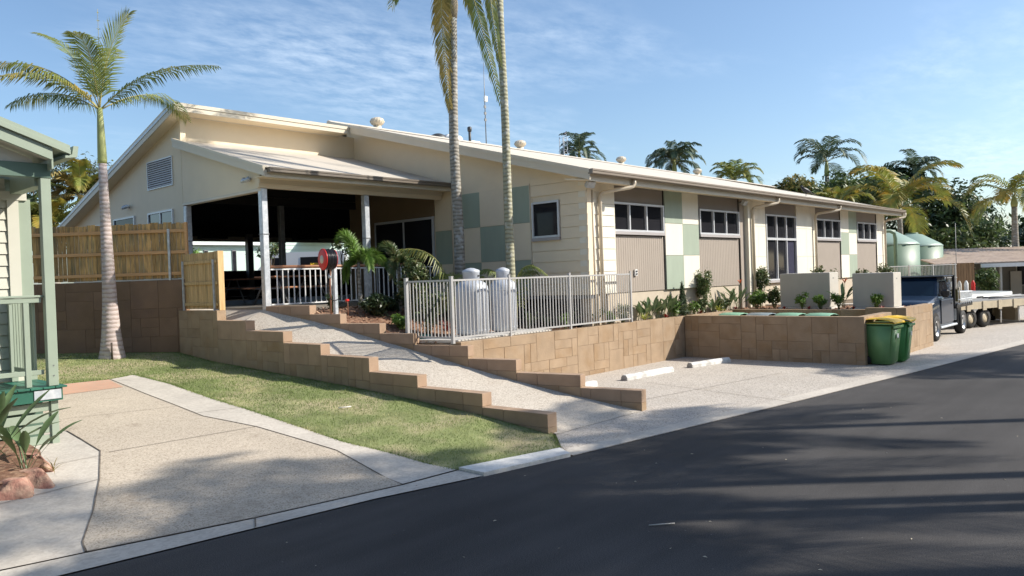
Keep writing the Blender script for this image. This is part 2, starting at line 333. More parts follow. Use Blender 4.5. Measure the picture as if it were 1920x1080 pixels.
# ------------------------------------------------------------------ mesh helpers
class MB:
    def __init__(s): s.v = []; s.f = []; s.sm = []
    def quad(s, a, b, c, d, sm=False):
        i = len(s.v); s.v += [tuple(a), tuple(b), tuple(c), tuple(d)]; s.f.append((i, i+1, i+2, i+3)); s.sm.append(sm)
    def poly(s, pts, sm=False):
        i = len(s.v); s.v += [tuple(p) for p in pts]; s.f.append(tuple(range(i, i+len(pts)))); s.sm.append(sm)
    def box(s, x0, x1, y0, y1, z0, z1):
        if x0 > x1: x0, x1 = x1, x0
        if y0 > y1: y0, y1 = y1, y0
        if z0 > z1: z0, z1 = z1, z0
        i = len(s.v)
        s.v += [(x0,y0,z0),(x1,y0,z0),(x1,y1,z0),(x0,y1,z0),(x0,y0,z1),(x1,y0,z1),(x1,y1,z1),(x0,y1,z1)]
        for q in ((0,3,2,1),(4,5,6,7),(0,1,5,4),(1,2,6,5),(2,3,7,6),(3,0,4,7)):
            s.f.append(tuple(i+k for k in q)); s.sm.append(False)
        return s
    def cbox(s, x0, x1, y0, y1, z0, z1, c=0.006):
        # box with chamfered vertical+horizontal edges on all sides (cheap)
        if x0 > x1: x0, x1 = x1, x0
        if y0 > y1: y0, y1 = y1, y0
        if z0 > z1: z0, z1 = z1, z0
        bm = bmesh.new()
        r = bmesh.ops.create_cube(bm, size=1)
        for v in bm.verts:
            v.co = Vector((x0 + (v.co.x+.5)*(x1-x0), y0 + (v.co.y+.5)*(y1-y0), z0 + (v.co.z+.5)*(z1-z0)))
        bmesh.ops.bevel(bm, geom=bm.edges[:], offset=c, segments=1, affect='EDGES')
        s.addbm(bm); bm.free(); return s
    def addbm(s, bm, sm=False):
        i = len(s.v); bm.verts.ensure_lookup_table(); bm.verts.index_update()
        s.v += [tuple(v.co) for v in bm.verts]
        for f in bm.faces: s.f.append(tuple(i+v.index for v in f.verts)); s.sm.append(sm)
    def tube(s, pts, rad, n=8, caps=True, sm=True):
        pts = [Vector(p) for p in pts]
        rads = rad if isinstance(rad, (list, tuple)) else [rad]*len(pts)
        i0 = len(s.v); prev = None
        for k, p in enumerate(pts):
            if k == 0: t = pts[1]-pts[0]
            elif k == len(pts)-1: t = pts[-1]-pts[-2]
            else: t = (pts[k+1]-pts[k]).normalized() + (pts[k]-pts[k-1]).normalized()
            t.normalize()
            if prev is None:
                a = Vector((0,0,1)) if abs(t.z) < .9 else Vector((1,0,0))
                u = t.cross(a).normalized()
            else:
                u = (prev - t*prev.dot(t)).normalized()
            prev = u; w = t.cross(u)
            for j in range(n):
                an = 2*math.pi*j/n
                s.v.append(tuple(p + (u*math.cos(an) + w*math.sin(an))*rads[k]))
        for k in range(len(pts)-1):
            for j in range(n):
                a = i0+k*n+j; b = i0+k*n+(j+1)%n
                s.f.append((a, b, b+n, a+n)); s.sm.append(sm)
        if caps:
            s.f.append(tuple(i0+j for j in reversed(range(n)))); s.sm.append(False)
            e = i0+(len(pts)-1)*n
            s.f.append(tuple(e+j for j in range(n))); s.sm.append(False)
        return s
    def lathe(s, prof, cx=0, cy=0, n=24, axis='z', sm=True, cap=True):
        i0 = len(s.v)
        for (r, h) in prof:
            for j in range(n):
                a = 2*math.pi*j/n
                if axis == 'z': s.v.append((cx+r*math.cos(a), cy+r*math.sin(a), h))
                else: s.v.append((h, cx+r*math.cos(a), cy+r*math.sin(a)))
        for k in range(len(prof)-1):
            for j in range(n):
                a = i0+k*n+j; b = i0+k*n+(j+1)%n
                s.f.append((a, b, b+n, a+n)); s.sm.append(sm)
        for k, rev in (((0, True), (len(prof)-1, False)) if cap else ()):
            if prof[k][0] > 1e-4:
                l = [i0+k*n+j for j in range(n)]
                s.f.append(tuple(reversed(l)) if rev else tuple(l)); s.sm.append(False)
        return s
    def prism(s, poly, axis, a0, a1):
        # poly: list of 2D points in the plane perpendicular to axis
        n = len(poly); i = len(s.v)
        def mk(p, a):
            if axis == 'x': return (a, p[0], p[1])
            if axis == 'y': return (p[0], a, p[1])
            return (p[0], p[1], a)
        s.v += [mk(p, a0) for p in poly] + [mk(p, a1) for p in poly]
        s.f.append(tuple(range(i, i+n))); s.sm.append(False)
        s.f.append(tuple(range(i+2*n-1, i+n-1, -1))); s.sm.append(False)
        for k in range(n):
            s.f.append((i+k, i+n+k, i+n+(k+1)%n, i+(k+1)%n)); s.sm.append(False)
        return s
    def arr(s, V, F):
        i = len(s.v); s.v += [tuple(x) for x in V]; s.f += [tuple(int(q)+i for q in f) for f in F]; s.sm += [False]*len(F)
        return s
    def xf(s, M):
        s.v = [tuple(M @ Vector(p)) for p in s.v]; return s

XF = {}
def mesh(name, mb, m, fix=False):
    me = bpy.data.meshes.new(name)
    me.from_pydata(mb.v, [], mb.f)
    me.polygons.foreach_set('use_smooth', mb.sm)
    if fix:
        bm = bmesh.new(); bm.from_mesh(me); bmesh.ops.recalc_face_normals(bm, faces=bm.faces); bm.to_mesh(me); bm.free()
    me.materials.append(m); me.update()
    return me
def obj(name, mb, m, parent=None, world=False, fix=False):
    if world and parent is not None:
        inv = XF[parent].inverted(); mb.v = [tuple(inv @ Vector(p)) for p in mb.v]
    o = bpy.data.objects.new(name, mesh(name, mb, m, fix)); COL.objects.link(o)
    if parent is not None:
        o.parent = parent
        XF[o] = XF[parent]
    else: XF[o] = Matrix.Identity(4)
    return o
def inst(name, me, parent, loc=(0,0,0), rz=0, scale=None):
    o = bpy.data.objects.new(name, me); COL.objects.link(o); o.parent = parent; o.location = loc; o.rotation_euler = (0, 0, rz)
    if scale: o.scale = scale
    return o
def thing(name, label, cat, loc=(0,0,0), rz=0, group=None):
    o = bpy.data.objects.new(name, None); COL.objects.link(o); o.empty_display_size = .1
    o.location = loc; o.rotation_euler = (0, 0, rz); o['label'] = label; o['category'] = cat
    if group: o['group'] = group
    XF[o] = Matrix.Translation(Vector(loc)) @ Matrix.Rotation(rz, 4, 'Z')
    return o
def tag(o, label, cat, group=None):
    o['label'] = label; o['category'] = cat
    if group: o['group'] = group
    return o
def struct(o, label=None):
    o['kind'] = 'structure'
    if label: o['label'] = label
    return o
def copy_tree(o, parent=None):
    c = o.copy(); COL.objects.link(c); c.parent = parent
    for ch in list(o.children): copy_tree(ch, c)
    return c

def interp(x, xs, ys):
    return float(np.interp(x, xs, ys))
def zg(x, y):      # rising lawn and driveway left of the ramp
    return interp(y, [-99, 7.15, 8.5, 10, 11.25, 12.67, 13.9, 15.2, 16.6, 18.15, 21, 99], [0, 0, .16, .28, .37, .45, .51, .58, .65, .80, .9, .9])
def zramp(y):
    return interp(y, [7.2, 8.3, 9.55, 10.6, 12.4, 13.75, 14.6, 16], [0.012, .19, .42, .65, 1.07, 1.38, 1.56, 1.80])
def sstep(a, b, x):
    t = min(1, max(0, (x-a)/(b-a))); return t*t*(3-2*t)
def zbed(x, y):
    return 1.06 + .55*sstep(12.0, 15.0, y)*(1-sstep(11.6, 14.2, x)) + .1*sstep(12.5, 15, y) + .02*noise.noise(Vector((x*2, y*2, 0)))

def sheet(name, poly, m, zf, step=0.5, lift=0.0, parent=None):
    xs = [p[0] for p in poly]; ys = [p[1] for p in poly]
    pts = []
    # densify outline
    out = []
    for i, p in enumerate(poly):
        q = poly[(i+1) % len(poly)]; L = math.hypot(q[0]-p[0], q[1]-p[1]); n = max(1, int(L/step))
        for k in range(n): out.append(Vector((p[0]+(q[0]-p[0])*k/n, p[1]+(q[1]-p[1])*k/n)))
    pts = list(out)
    x = min(xs)+step*.51
    def inside(px, py):
        c = False; j = len(poly)-1
        for i in range(len(poly)):
            if (poly[i][1] > py) != (poly[j][1] > py) and px < (poly[j][0]-poly[i][0])*(py-poly[i][1])/(poly[j][1]-poly[i][1])+poly[i][0]: c = not c
            j = i
        return c
    while x < max(xs):
        y = min(ys)+step*.53
        while y < max(ys):
            if inside(x, y): pts.append(Vector((x, y)))
            y += step
        x += step
    v, e, f, _, _, _ = delaunay_2d_cdt(pts, [], [list(range(len(out)))], 1, 1e-5)
    mb = MB()
    mb.v = [(p.x, p.y, zf(p.x, p.y)+lift) for p in v]
    for t in f:
        a, b, c = [v[k] for k in t[:3]]
        if (b.x-a.x)*(c.y-a.y)-(b.y-a.y)*(c.x-a.x) < 0: t = list(reversed(t))
        mb.f.append(tuple(t)); mb.sm.append(True)
    return obj(name, mb, m, parent)

def ribbon(name, pts, w, m, zf, lift):
    mb = MB(); pts = [Vector(p) for p in pts]
    dense = []
    for a, b in zip(pts, pts[1:]):
        n = max(1, int((b-a).length/.25))
        for k in range(n): dense.append(a+(b-a)*k/n)
    dense.append(pts[-1])
    for k, p in enumerate(dense):
        t = (dense[min(k+1, len(dense)-1)]-dense[max(k-1, 0)]).normalized(); n = Vector((-t.y, t.x))*w/2
        for q in (p+n, p-n): mb.v.append((q.x, q.y, zf(q.x, q.y)+lift))
    for k in range(len(dense)-1):
        mb.f.append((2*k+1, 2*k+3, 2*k+2, 2*k)); mb.sm.append(False)
    return struct(obj(name, mb, m))

# ------------------------------------------------------------------ ground
def ground_h(x, y):
    left = zg(x, y)*(1-sstep(8.4, 8.8, x))
    rear = 1.75*sstep(19, 21, y)*sstep(6, 9, x)*(1-sstep(33, 40, x))
    rear2 = 1.0*sstep(30, 40, y)*(1-sstep(6, 9, x))
    return max(left, rear) + rear2*0.9 - 0.05
mb = MB()
gx = list(np.arange(-60, -10, 5)) + list(np.arange(-10, 45, .6)) + list(np.arange(45, 200, 8)) + [400, 900]
gy = [-400, -150, -80] + list(np.arange(-40, 4, 4)) + list(np.arange(4, 45, .6)) + list(np.arange(45, 200, 8)) + [400, 900]
for y in gy:
    for x in gx: mb.v.append((x, y, ground_h(x, y)))
nx = len(gx)
for j in range(len(gy)-1):
    for i in range(nx-1):
        mb.f.append((j*nx+i, j*nx+i+1, (j+1)*nx+i+1, (j+1)*nx+i)); mb.sm.append(True)
struct(obj('ground', mb, soil_m))

edge = [(-30, 11.6), (-6, 8.2), (2.16, 7.02), (3.77, 6.83), (5.07, 6.68), (6.41, 6.40), (7.77, 6.17), (10.17, 5.86), (13.22, 5.45), (18.0, 4.86), (25.14, 4.06), (40, 2.3), (70, -1.5)]
flat = lambda x, y: 0.0
road = sheet('road', edge + [(70, -60), (-30, -60)], asphalt, flat, 4.0)
struct(road)
park_poly = [(7.80, 6.17), (10.17, 5.86), (13.22, 5.45), (18.0, 4.86), (25.14, 4.06), (40, 2.3), (70, -1.5), (70, 16), (8.72, 16), (8.72, 7.2), (7.99, 6.5)]
struct(sheet('parking_area', park_poly, agg_park, flat, 2.0, .006))
strip = [(7.80, 6.18), (10.17, 5.87), (13.22, 5.46), (18.0, 4.87), (25.14, 4.07), (40, 2.31), (40, 2.7), (25.2, 4.42), (18.0, 5.2), (13.22, 5.78), (10.2, 6.18), (7.92, 6.46)]
struct(sheet('road_edge_strip', strip, conc, flat, 1.0, .011))
jp = mat('concrete_joint', (0.17, 0.14, 0.11), 0.9, 0.4, 9)
ribbon('expansion_joint', [(7.77, 6.17), (8.62, 7.3)], .012, jp, flat, .016)
ribbon('expansion_joint', [(13.0, 5.47), (13.1, 5.8), (13.9, 9.0)], .012, jp, flat, .016)
ribbon('expansion_joint', [(11.2, 7.9), (16.5, 7.2)], .012, jp, flat, .016)
ribbon('expansion_joint', [(19.5, 4.68), (19.8, 5.9)], .012, jp, flat, .016)

apron = [(-8, 8.9), (2.13, 7.42), (2.44, 7.38), (2.49, 7.59), (2.84, 8.31), (3.22, 9.21), (3.65, 10.37), (3.72, 11.76), (3.5, 12.0), (-8, 12.0)]
struct(sheet('concrete_apron', apron, conc, zg, .5, .012))
kerb = [(-8, 8.45), (2.16, 7.03), (3.77, 6.84), (5.07, 6.69), (6.40, 6.41), (6.42, 6.84), (5.59, 6.87), (3.92, 7.12), (2.44, 7.36), (2.13, 7.40), (-8, 8.86)]
struct(sheet('driveway_edge_strip', kerb, conc, zg, .4, .010))
drive = [(2.46, 7.375), (3.92, 7.14), (5.59, 6.89), (5.80, 8.43), (5.68, 10.2), (5.45, 11.33), (5.6, 13.5), (5.79, 15.78), (3.4, 16.0), (2.0, 16), (2.0, 12.0), (3.5, 12.0), (3.73, 11.76), (3.66, 10.37), (3.23, 9.21), (2.85, 8.31), (2.50, 7.59)]
struct(sheet('driveway', drive, agg_drive, zg, .4, .014))
path = [(5.60, 6.89), (6.42, 6.86), (6.29, 7.78), (6.09, 8.74), (6.14, 11.02), (6.18, 12.46), (6.34, 14.4), (6.32, 16.02), (5.80, 15.78), (5.61, 13.5), (5.46, 11.33), (5.69, 10.2), (5.81, 8.43)]
struct(sheet('footpath', path, conc, zg, .35, .016))
struct(sheet('red_painted_patch', [(3.0, 15.95), (5.76, 15.75), (5.62, 14.72), (4.5, 14.66), (3.0, 14.8)], conc_red, zg, .4, .019))
mb = MB(); mb.prism([(6.42, 6.41), (7.76, 6.18), (7.94, 6.50), (6.43, 6.84)], 'z', -.05, .045)
struct(obj('kerb', mb, conc_w, fix=True))
for pl in ([(2.445, 7.377), (2.495, 7.59), (2.845, 8.31), (3.225, 9.21), (3.655, 10.37), (3.725, 11.76)],):
    ribbon('expansion_joint', pl, .014, jp, zg, .021)
ribbon('expansion_joint', [(2.44, 7.37), (3.92, 7.13), (5.59, 6.88), (6.42, 6.85)], .008, jp, zg, .021)
ribbon('expansion_joint', [(5.59, 6.88), (5.80, 8.43), (5.68, 10.2), (5.45, 11.33), (5.6, 13.5), (5.79, 15.78)], .009, jp, zg, .022)
ribbon('expansion_joint', [(3.71, 10.24), (5.68, 10.2)], .012, jp, zg, .021)
ribbon('expansion_joint', [(2.2, 9.05), (3.22, 9.21)], .010, jp, zg, .021)
ribbon('expansion_joint', [(2.5, 10.1), (3.6, 10.15)], .008, jp, zg, .021)
ribbon('expansion_joint', [(3.92, 7.13), (3.76, 6.84)], .014, jp, zg, .021)
ribbon('expansion_joint', [(3.75, 12.6), (5.5, 12.3)], .009, jp, zg, .021)
ribbon('expansion_joint', [(5.46, 11.6), (6.13, 11.5)], .010, jp, zg, .022)

lawn_poly = [(6.42, 6.85), (7.95, 6.51), (8.64, 7.2), (8.62, 7.3), (8.56, 8.56), (8.50, 10.05), (8.46, 11.25), (8.40, 12.67), (8.36, 13.9), (8.30, 15.24), (8.26, 16.6), (8.22, 18.1), (6.3, 20.3), (4.6, 22.1), (2.6, 24.3), (0.5, 22), (0.5, 16.02), (3.4, 16.02), (5.79, 15.80), (6.33, 16.04), (6.35, 14.4), (6.19, 12.46), (6.15, 11.02), (6.10, 8.74), (6.30, 7.78)]
struct(sheet('lawn', lawn_poly, lawn_m, zg, .35, .012))
# grass blades over the lawn
def pip(P, X, Y):
    ins = np.zeros(len(X), bool); j = len(P)-1
    for i in range(len(P)):
        xi, yi = P[i]; xj, yj = P[j]
        with np.errstate(divide='ignore', invalid='ignore'):
            c = ((yi > Y) != (yj > Y)) & (X < (xj-xi)*(Y-yi)/(yj-yi+1e-12)+xi)
        ins ^= c; j = i
    return ins
NB = 260000
X = nr.uniform(.5, 8.7, NB); Y = nr.uniform(6.4, 24.3, NB)
keep = pip(lawn_poly, X, Y) & (nr.rand(NB) < np.clip(1.6-(Y-7)/11.0, .35, 1))
X = X[keep]; Y = Y[keep]
LP_ = np.array(lawn_poly + [lawn_poly[0]]); ex, ey = [], []
for a_, b_ in zip(LP_[:-1], LP_[1:]):
    d_ = b_-a_; L_ = np.hypot(*d_); k_ = int(L_*420); t_ = nr.rand(k_, 1); off_ = nr.normal(size=(k_, 1))*.022; nn_ = np.array([-d_[1], d_[0]])/L_
    pp_ = a_+d_*t_+nn_*off_; ex.append(pp_[:, 0]); ey.append(pp_[:, 1])
X = np.concatenate([X]+ex); Y = np.concatenate([Y]+ey); n = len(X)
Z = np.interp(Y, [-99, 7.15, 8.5, 10, 11.25, 12.67, 13.9, 15.2, 16.6, 18.15, 21, 99], [0, 0, .16, .28, .37, .45, .51, .58, .65, .80, .9, .9]) + .01
an = nr.uniform(0, 6.283, n); h = nr.uniform(.012, .038, n); w = nr.uniform(.002, .0045, n)*(1+(Y-7)*.07); lean = nr.uniform(.004, .03, n); la = nr.uniform(0, 6.283, n)
V = np.empty((n, 3, 3))
V[:, 0] = np.c_[X-np.cos(an)*w, Y-np.sin(an)*w, Z]; V[:, 1] = np.c_[X+np.cos(an)*w, Y+np.sin(an)*w, Z]; V[:, 2] = np.c_[X+np.cos(la)*lean, Y+np.sin(la)*lean, Z+h]
def numesh(name, V, F, m):
    me = bpy.data.meshes.new(name); k = F.shape[1]
    me.vertices.add(len(V)); me.vertices.foreach_set('co', V.astype(np.float32).ravel())
    me.loops.add(F.size); me.loops.foreach_set('vertex_index', F.astype(np.int32).ravel())
    me.polygons.add(len(F)); me.polygons.foreach_set('loop_start', (np.arange(len(F))*k).astype(np.int32))
    me.polygons.foreach_set('loop_total', np.full(len(F), k, np.int32))
    me.update(calc_edges=True); me.materials.append(m); return me
o = bpy.data.objects.new('grass', numesh('grass', V.reshape(-1, 3), np.arange(n*3).reshape(-1, 3), grass_m)); COL.objects.link(o)
o['kind'] = 'stuff'; o['label'] = 'short patchy lawn grass between the driveway and stepped wall'; o['category'] = 'grass'

# ------------------------------------------------------------------ ramp between the stepped walls
mb = MB()
ys = [7.2, 8.3, 9.55, 10.6, 12.4, 13.75, 14.6, 16.0]
def xl(y): return 8.61 + (y-7.25)*(-.398/10.83) + .12
def xr(y): return 10.96 + (y-7.18)*(-1.76/8.82) + .10
def zrl(y): return interp(y, [7.2, 8.5, 9.9, 11.2, 12.6, 13.8, 15.2, 16.3, 17.6], [.012, .16, .37, .58, .81, 1.03, 1.26, 1.48, 1.78])
for y in ys: mb.v += [(xl(y), y, zrl(y)), (xr(y), y, zramp(y))]
for k in range(len(ys)-1): mb.f.append((2*k, 2*k+1, 2*k+3, 2*k+2)); mb.sm.append(True)
struct(obj('ramp', mb, agg_ramp))
mb = MB(); mb.v += [(8.35, 16.0, zrl(16.0)), (9.35, 16.0, 1.803), (9.35, 18.6, 1.812), (8.3, 18.6, 1.812), (8.33, 17.6, 1.78)]; mb.f += [(0, 1, 2), (0, 2, 4), (4, 2, 3)]; mb.sm += [False]*3
struct(obj('ramp_landing', mb, conc))
# ------------------------------------------------------------------ block walls
def ashlar(nx_, nz_, r, tall=True):
    g = [[0]*nz_ for _ in range(nx_)]; out = []
    for j in range(nz_-1, -1, -1):
        i = 0
        while i < nx_:
            if g[i][j]: i += 1; continue
            opts = [(2, 1), (3, 1), (2, 2), (3, 2), (4, 1), (1, 2), (3, 3)] if tall else [(2, 1), (3, 1), (4, 1)]
            r.shuffle(opts)
            for (a, b) in opts + [(1, 1)]:
                if i+a <= nx_ and j-b+1 >= 0 and all(not g[i+p][j-q] for p in range(a) for q in range(b)): break
            for p in range(a):
                for q in range(b): g[i+p][j-q] = 1
            out.append((i, j-b+1, a, b)); i += a
    return out
def block_part(parent, x0, x1, y0, y1, z0, z1, m, gap=.0022, jit=.002):
    j = rng.uniform(-jit, jit)
    mb = MB().cbox(x0+gap, x1-gap, y0+j, y1-j*.5, z0+gap, z1-gap*.5, .0045)
    return obj('block', mb, m, parent)
def wall_run(root, s0, s1, t0, t1, zb, zt, m, seed, core_in=.012, tall=True, cell=.2, cap=None):
    """blocks from s0..s1 along local x, thickness t0..t1 in y, zb..zt in height"""
    r = random.Random(seed)
    c = MB(); c.box(s0+core_in, s1-core_in, t0+core_in, t1-core_in, zb, zt-.012)
    core = obj('wall_core', c, mortar, root)
    nz_ = max(1, round((zt-zb)/cell)); hz = (zt-zb)/nz_
    nx_ = max(1, round((s1-s0)/cell)); hx = (s1-s0)/nx_
    for (i, j, a, b) in ashlar(nx_, nz_, r, tall):
        top = (j+b == nz_)
        block_part(root, s0+i*hx, s0+(i+a)*hx, t0, t1, zb+j*hz, zb+(j+b)*hz, (cap if (top and cap) else m))

# left stepped wall
A = Vector((8.6066, 7.2531)); B = Vector((8.2140, 17.9420)); ang = math.atan2(B.y-A.y, B.x-A.x)
lw = thing('stepped_wall', 'stepped tan block wall beside the lawn on the left of the ramp', 'wall', (A.x, A.y, 0), ang, 'stepped block walls along the ramp')
# local y positive = to the left of direction (towards -X); visible face at y=0, body to -y
steps = [(0, 1.27, .31), (1.27, 2.73, .52), (2.73, 3.97, .72), (3.97, 5.38, .965), (5.38, 6.60, 1.16), (6.60, 7.96, 1.38), (7.96, 9.11, 1.585), (9.11, 10.83, 1.80)]
for k, (a, b, z) in enumerate(steps):
    g0 = zg(0, A.y + a) - .25
    n_ = math.ceil((z-g0)/.205); wall_run(lw, a, b, -.22, 0, z-n_*.205, z, block_m, 40+k, tall=(k > 2), cap=(block_m if k > 6 else block_top))
A2 = Vector((10.96, 7.18)); B2 = Vector((9.2, 16.0)); ang2 = math.atan2(B2.y-A2.y, B2.x-A2.x)
rw = thing('stepped_wall', 'stepped block wall between the ramp and the fenced garden bed', 'wall', (A2.x, A2.y, 0), ang2, 'stepped block walls along the ramp')
steps2 = [(0, 1.12, .35), (1.12, 2.41, .57), (2.41, 3.46, .80), (3.46, 5.33, 1.02), (5.33, 5.61, 1.26), (5.61, 6.68, 1.44), (6.68, 7.56, 1.66), (7.56, 8.92, 1.85)]
steps2 = [(0, 1.12, .35), (1.12, 2.41, .57), (2.41, 3.46, .80), (3.46, 4.75, 1.04), (4.75, 5.61, 1.26), (5.61, 6.68, 1.46), (6.68, 7.56, 1.66), (7.56, 8.92, 1.85)]
for k, (a, b, z) in enumerate(steps2):
    g0 = zramp(A2.y + a*.98) - .2
    n_ = math.ceil((z-g0)/.205); wall_run(rw, a, b, -.20, 0, z-n_*.205, z, block_m, 60+k, tall=False, cap=block_top)

# retaining wall under the gas cylinder fence, along +X (front face towards -Y)
rt = thing('retaining_wall', 'long tan block retaining wall below the steel picket fence', 'wall', (10.30, 10.78, 0), 0)
wall_run(rt, 0, 8.45, 0, .22, -.1, 1.10, block_m, 81, cell=.2)
# bin enclosure
en = thing('bin_enclosure_wall', 'low brown block wall round the sunken bin store behind the green wheelie bins', 'wall', (18.62, 6.12, 0), math.pi/2)
wall_run(en, 0, 4.64, -.22, 0, -.1, 1.12, block_m, 82, cell=.2033)        # front face to -X
# short return wing on the street side and its pier
wall_run(en, 0.0, .22, -2.0, -.225, -.1, 1.12, block_m, 83, cell=.2033)
ew = thing('retaining_wall', 'sunlit tan block wall between the wheelie bins and the blue truck', 'wall', (21.45, 6.02, 0), 0)
wall_run(ew, 0, 2.45, 0, .22, -.1, 1.18, block_m, 84, cell=.2133)
wall_run(ew, 0, .22, .225, 1.0, -.1, 1.18, block_m, 85, cell=.2133)
eb = thing('retaining_wall', 'low block wall at the back of the bin store under the grey boxes', 'wall', (21.67, 7.05, 0), math.pi/2)
wall_run(eb, 0, 3.9, -.2, 0, .2, 1.12, block_m, 86, cell=.23)
er = thing('retaining_wall', 'short block wall at the garden end of the bin store', 'wall', (18.86, 10.79, 0), 0)
wall_run(er, 0, 2.6, 0, .2, 0, 1.10, block_m, 87, cell=.22)

# left retaining wall under the paling fence
WA = Vector((8.36, 17.99)); WD = Vector((-.674, .738)); wang = math.atan2(WD.y, WD.x)
fw = thing('retaining_wall', 'brown block retaining wall below the timber paling fence', 'wall', (WA.x, WA.y, 0), wang)
wall_run(fw, 0, 7.4, -.2, 0, .55, 2.53, block_dark, 88, cell=.22)

# ------------------------------------------------------------------ garden beds
bed_poly = [(10.42, 10.98), (18.75, 10.98), (21.5, 10.98), (21.75, 10.9), (21.75, 6.2), (23.8, 6.2), (25.2, 7.4), (25.2, 11.24), (14.7, 11.24), (14.7, 16.3), (9.35, 16.3), (9.4, 15.9), (9.75, 13.9), (10.2, 11.6)]
struct(sheet('garden_bed', bed_poly, mulch_bed, zbed, .4, 0))
mb = MB(); mb.box(24.6, 25.2, 6.3, 11.2, .0, 1.13)
struct(obj('bed_edge', mb, conc))
N = 15000
X = nr.uniform(9.4, 25, N); Y = nr.uniform(6.2, 16.2, N); k = pip(bed_poly, X, Y); X = X[k]; Y = Y[k]; n = len(X)
cv = []; cf = []
for i in range(n):
    x, y = X[i], Y[i]; z = zbed(x, y); l = rng.uniform(.012, .04)*(1.5 if x > 18 else 1.2); w_ = rng.uniform(.006, .014)*1.3; a = rng.uniform(0, 6.28); t = rng.uniform(-.7, .7)
    ux, uy = math.cos(a)*l, math.sin(a)*l; vx, vy = -math.sin(a)*w_, math.cos(a)*w_; dz = t*l
    b = len(cv); zz = z+.012+rng.random()*.015
    cv += [(x-ux-vx, y-uy-vy, zz-dz), (x+ux-vx, y+uy-vy, zz+dz), (x+ux+vx, y+uy+vy, zz+dz+.006), (x-ux+vx, y-uy+vy, zz-dz+.006)]
    cf.append((b, b+1, b+2, b+3))
o = bpy.data.objects.new('mulch', numesh('mulch', np.array(cv), np.array(cf), chip_m)); COL.objects.link(o)
o['kind'] = 'stuff'; o['label'] = 'red brown bark mulch spread over the garden beds'; o['category'] = 'mulch'

# ------------------------------------------------------------------ main building
bd = thing('community_hall', 'long cream and green hall with skillion roof and open verandah', 'building', (14.76, 11.0, 1.83), 0)
XG = 14.76; YF = 11.25; ZB = 1.83
def roofz(y): return 4.61 + .267*(y-10.42)
def backz(y): return 7.28 - .29*(y-20.5)
W = dict(parent=bd, world=True)
def B_(name, boxes, m, parent=None, fix=False):
    mb = MB()
    for b in boxes: mb.box(*b)
    return obj(name, mb, m, parent or bd, world=True, fix=fix)
# walls (gable face, X = 14.76)
mb = MB(); mb.prism([(11.0, ZB), (20.3, ZB), (20.3, roofz(20.3)-.16), (11.0, roofz(11.0)-.12)], 'x', XG+.012, XG+.16)
gw = obj('gable_wall', mb, cream, bd, world=True, fix=True)
# long facade backing
fwall = B_('front_wall', [(XG+.165, 37.1, YF+.07, YF+.2, ZB, 4.60)], joint_m)
# weatherboards of gable wall near the corner, around the window
brd = .272
rows = int((4.55-ZB)/brd)
def gboard(y0, y1, z0, z1):
    mb = MB(); mb.prism([(XG-.022, z0+.004), (XG-.008, z1-.002), (XG+.011, z1-.002), (XG+.011, z0+.004)], 'y', y0, y1)
    return obj('weatherboard', mb, cream, gw, world=True, fix=True)
z = ZB
for k in range(11):
    z1 = min(z+brd, 4.75)
    if z1-z < .05: break
    if z1 <= 3.24 or z >= 4.15: gboard(11.0, 12.74, z, z1)
    else:
        if z < 3.22: pass
        gboard(11.0, 11.80, z, z1); gboard(12.735, 12.75, z, z1) if False else None
        gboard(12.71, 12.745, z, z1)
    z = z1
mb = MB(); mb.box(XG-.03, XG+.0, 12.752, 12.775, ZB, 4.62); obj('trim_strip', mb, fascia_m, gw, world=True)
# checker panels on gable
ysq = [12.78, 13.66, 14.54, 15.42, 16.30]; zsq = [ZB, 2.73, 3.66, 4.59]
for i in range(4):
    for j in range(3):
        grn = (i+j) % 2 == 0
        mb = MB(); mb.cbox(XG-.012, XG+.011, ysq[i]+.004, ysq[i+1]-.004, zsq[j]+.004, zsq[j+1]-.004, .002)
        obj('wall_panel', mb, sage if grn else cream, gw, world=True)
# gable window
def window(face, a0, a1, z0, z1, cols, rows_=1, rsplit=None, c=None, frame=.05, sill=True, mullw=.05, g=glass, parent=bd, extra=None, m=alu, depth=.06):
    mb = MB()
    def bx(mb, p0, p1, q0, q1, d0, d1):
        if face == 'F': mb.box(p0, p1, c-d1, c-d0, q0, q1)
        else: mb.box(c-d1, c-d0, p0, p1, q0, q1)
    bx(mb, a0, a1, z1-frame, z1, 0, depth); bx(mb, a0, a1, z0, z0+frame, 0, depth)
    bx(mb, a0, a0+frame, z0+frame, z1-frame, 0, depth); bx(mb, a1-frame, a1, z0+frame, z1-frame, 0, depth)
    cw = (a1-a0-2*frame)/cols
    zs = [z0+frame] + ([rsplit] if rsplit else []) + [z1-frame]
    if rsplit: bx(mb, a0+frame, a1-frame, rsplit-.04, rsplit+.04, 0.002, depth-.004)
    for i in range(1, cols):
        x = a0+frame+i*cw
        for q in range(len(zs)-1):
            bx(mb, x-mullw/2, x+mullw/2, zs[q]+(.04 if q else 0), zs[q+1]-(.04 if q < len(zs)-2 else 0), 0.004, depth-.008)
    w = obj('window', mb, m, parent, world=True)
    sub = parent is bd
    for i in range(cols):
        for q in range(len(zs)-1):
            p = MB(); bx(p, a0+frame+i*cw+.001, a0+frame+(i+1)*cw-.001, zs[q], zs[q+1], .012, .018)
            obj('pane', p, g, w, world=True)
    if sill:
        s_ = MB(); bx(s_, a0-.01, a1+.01, z0-.075, z0-.004, 0, depth+.02)
        obj('sill', s_, sill_m, w, world=True)
    return w
window('G', 11.83, 12.70, 3.25, 4.14, 1, c=XG-.0, depth=.05)
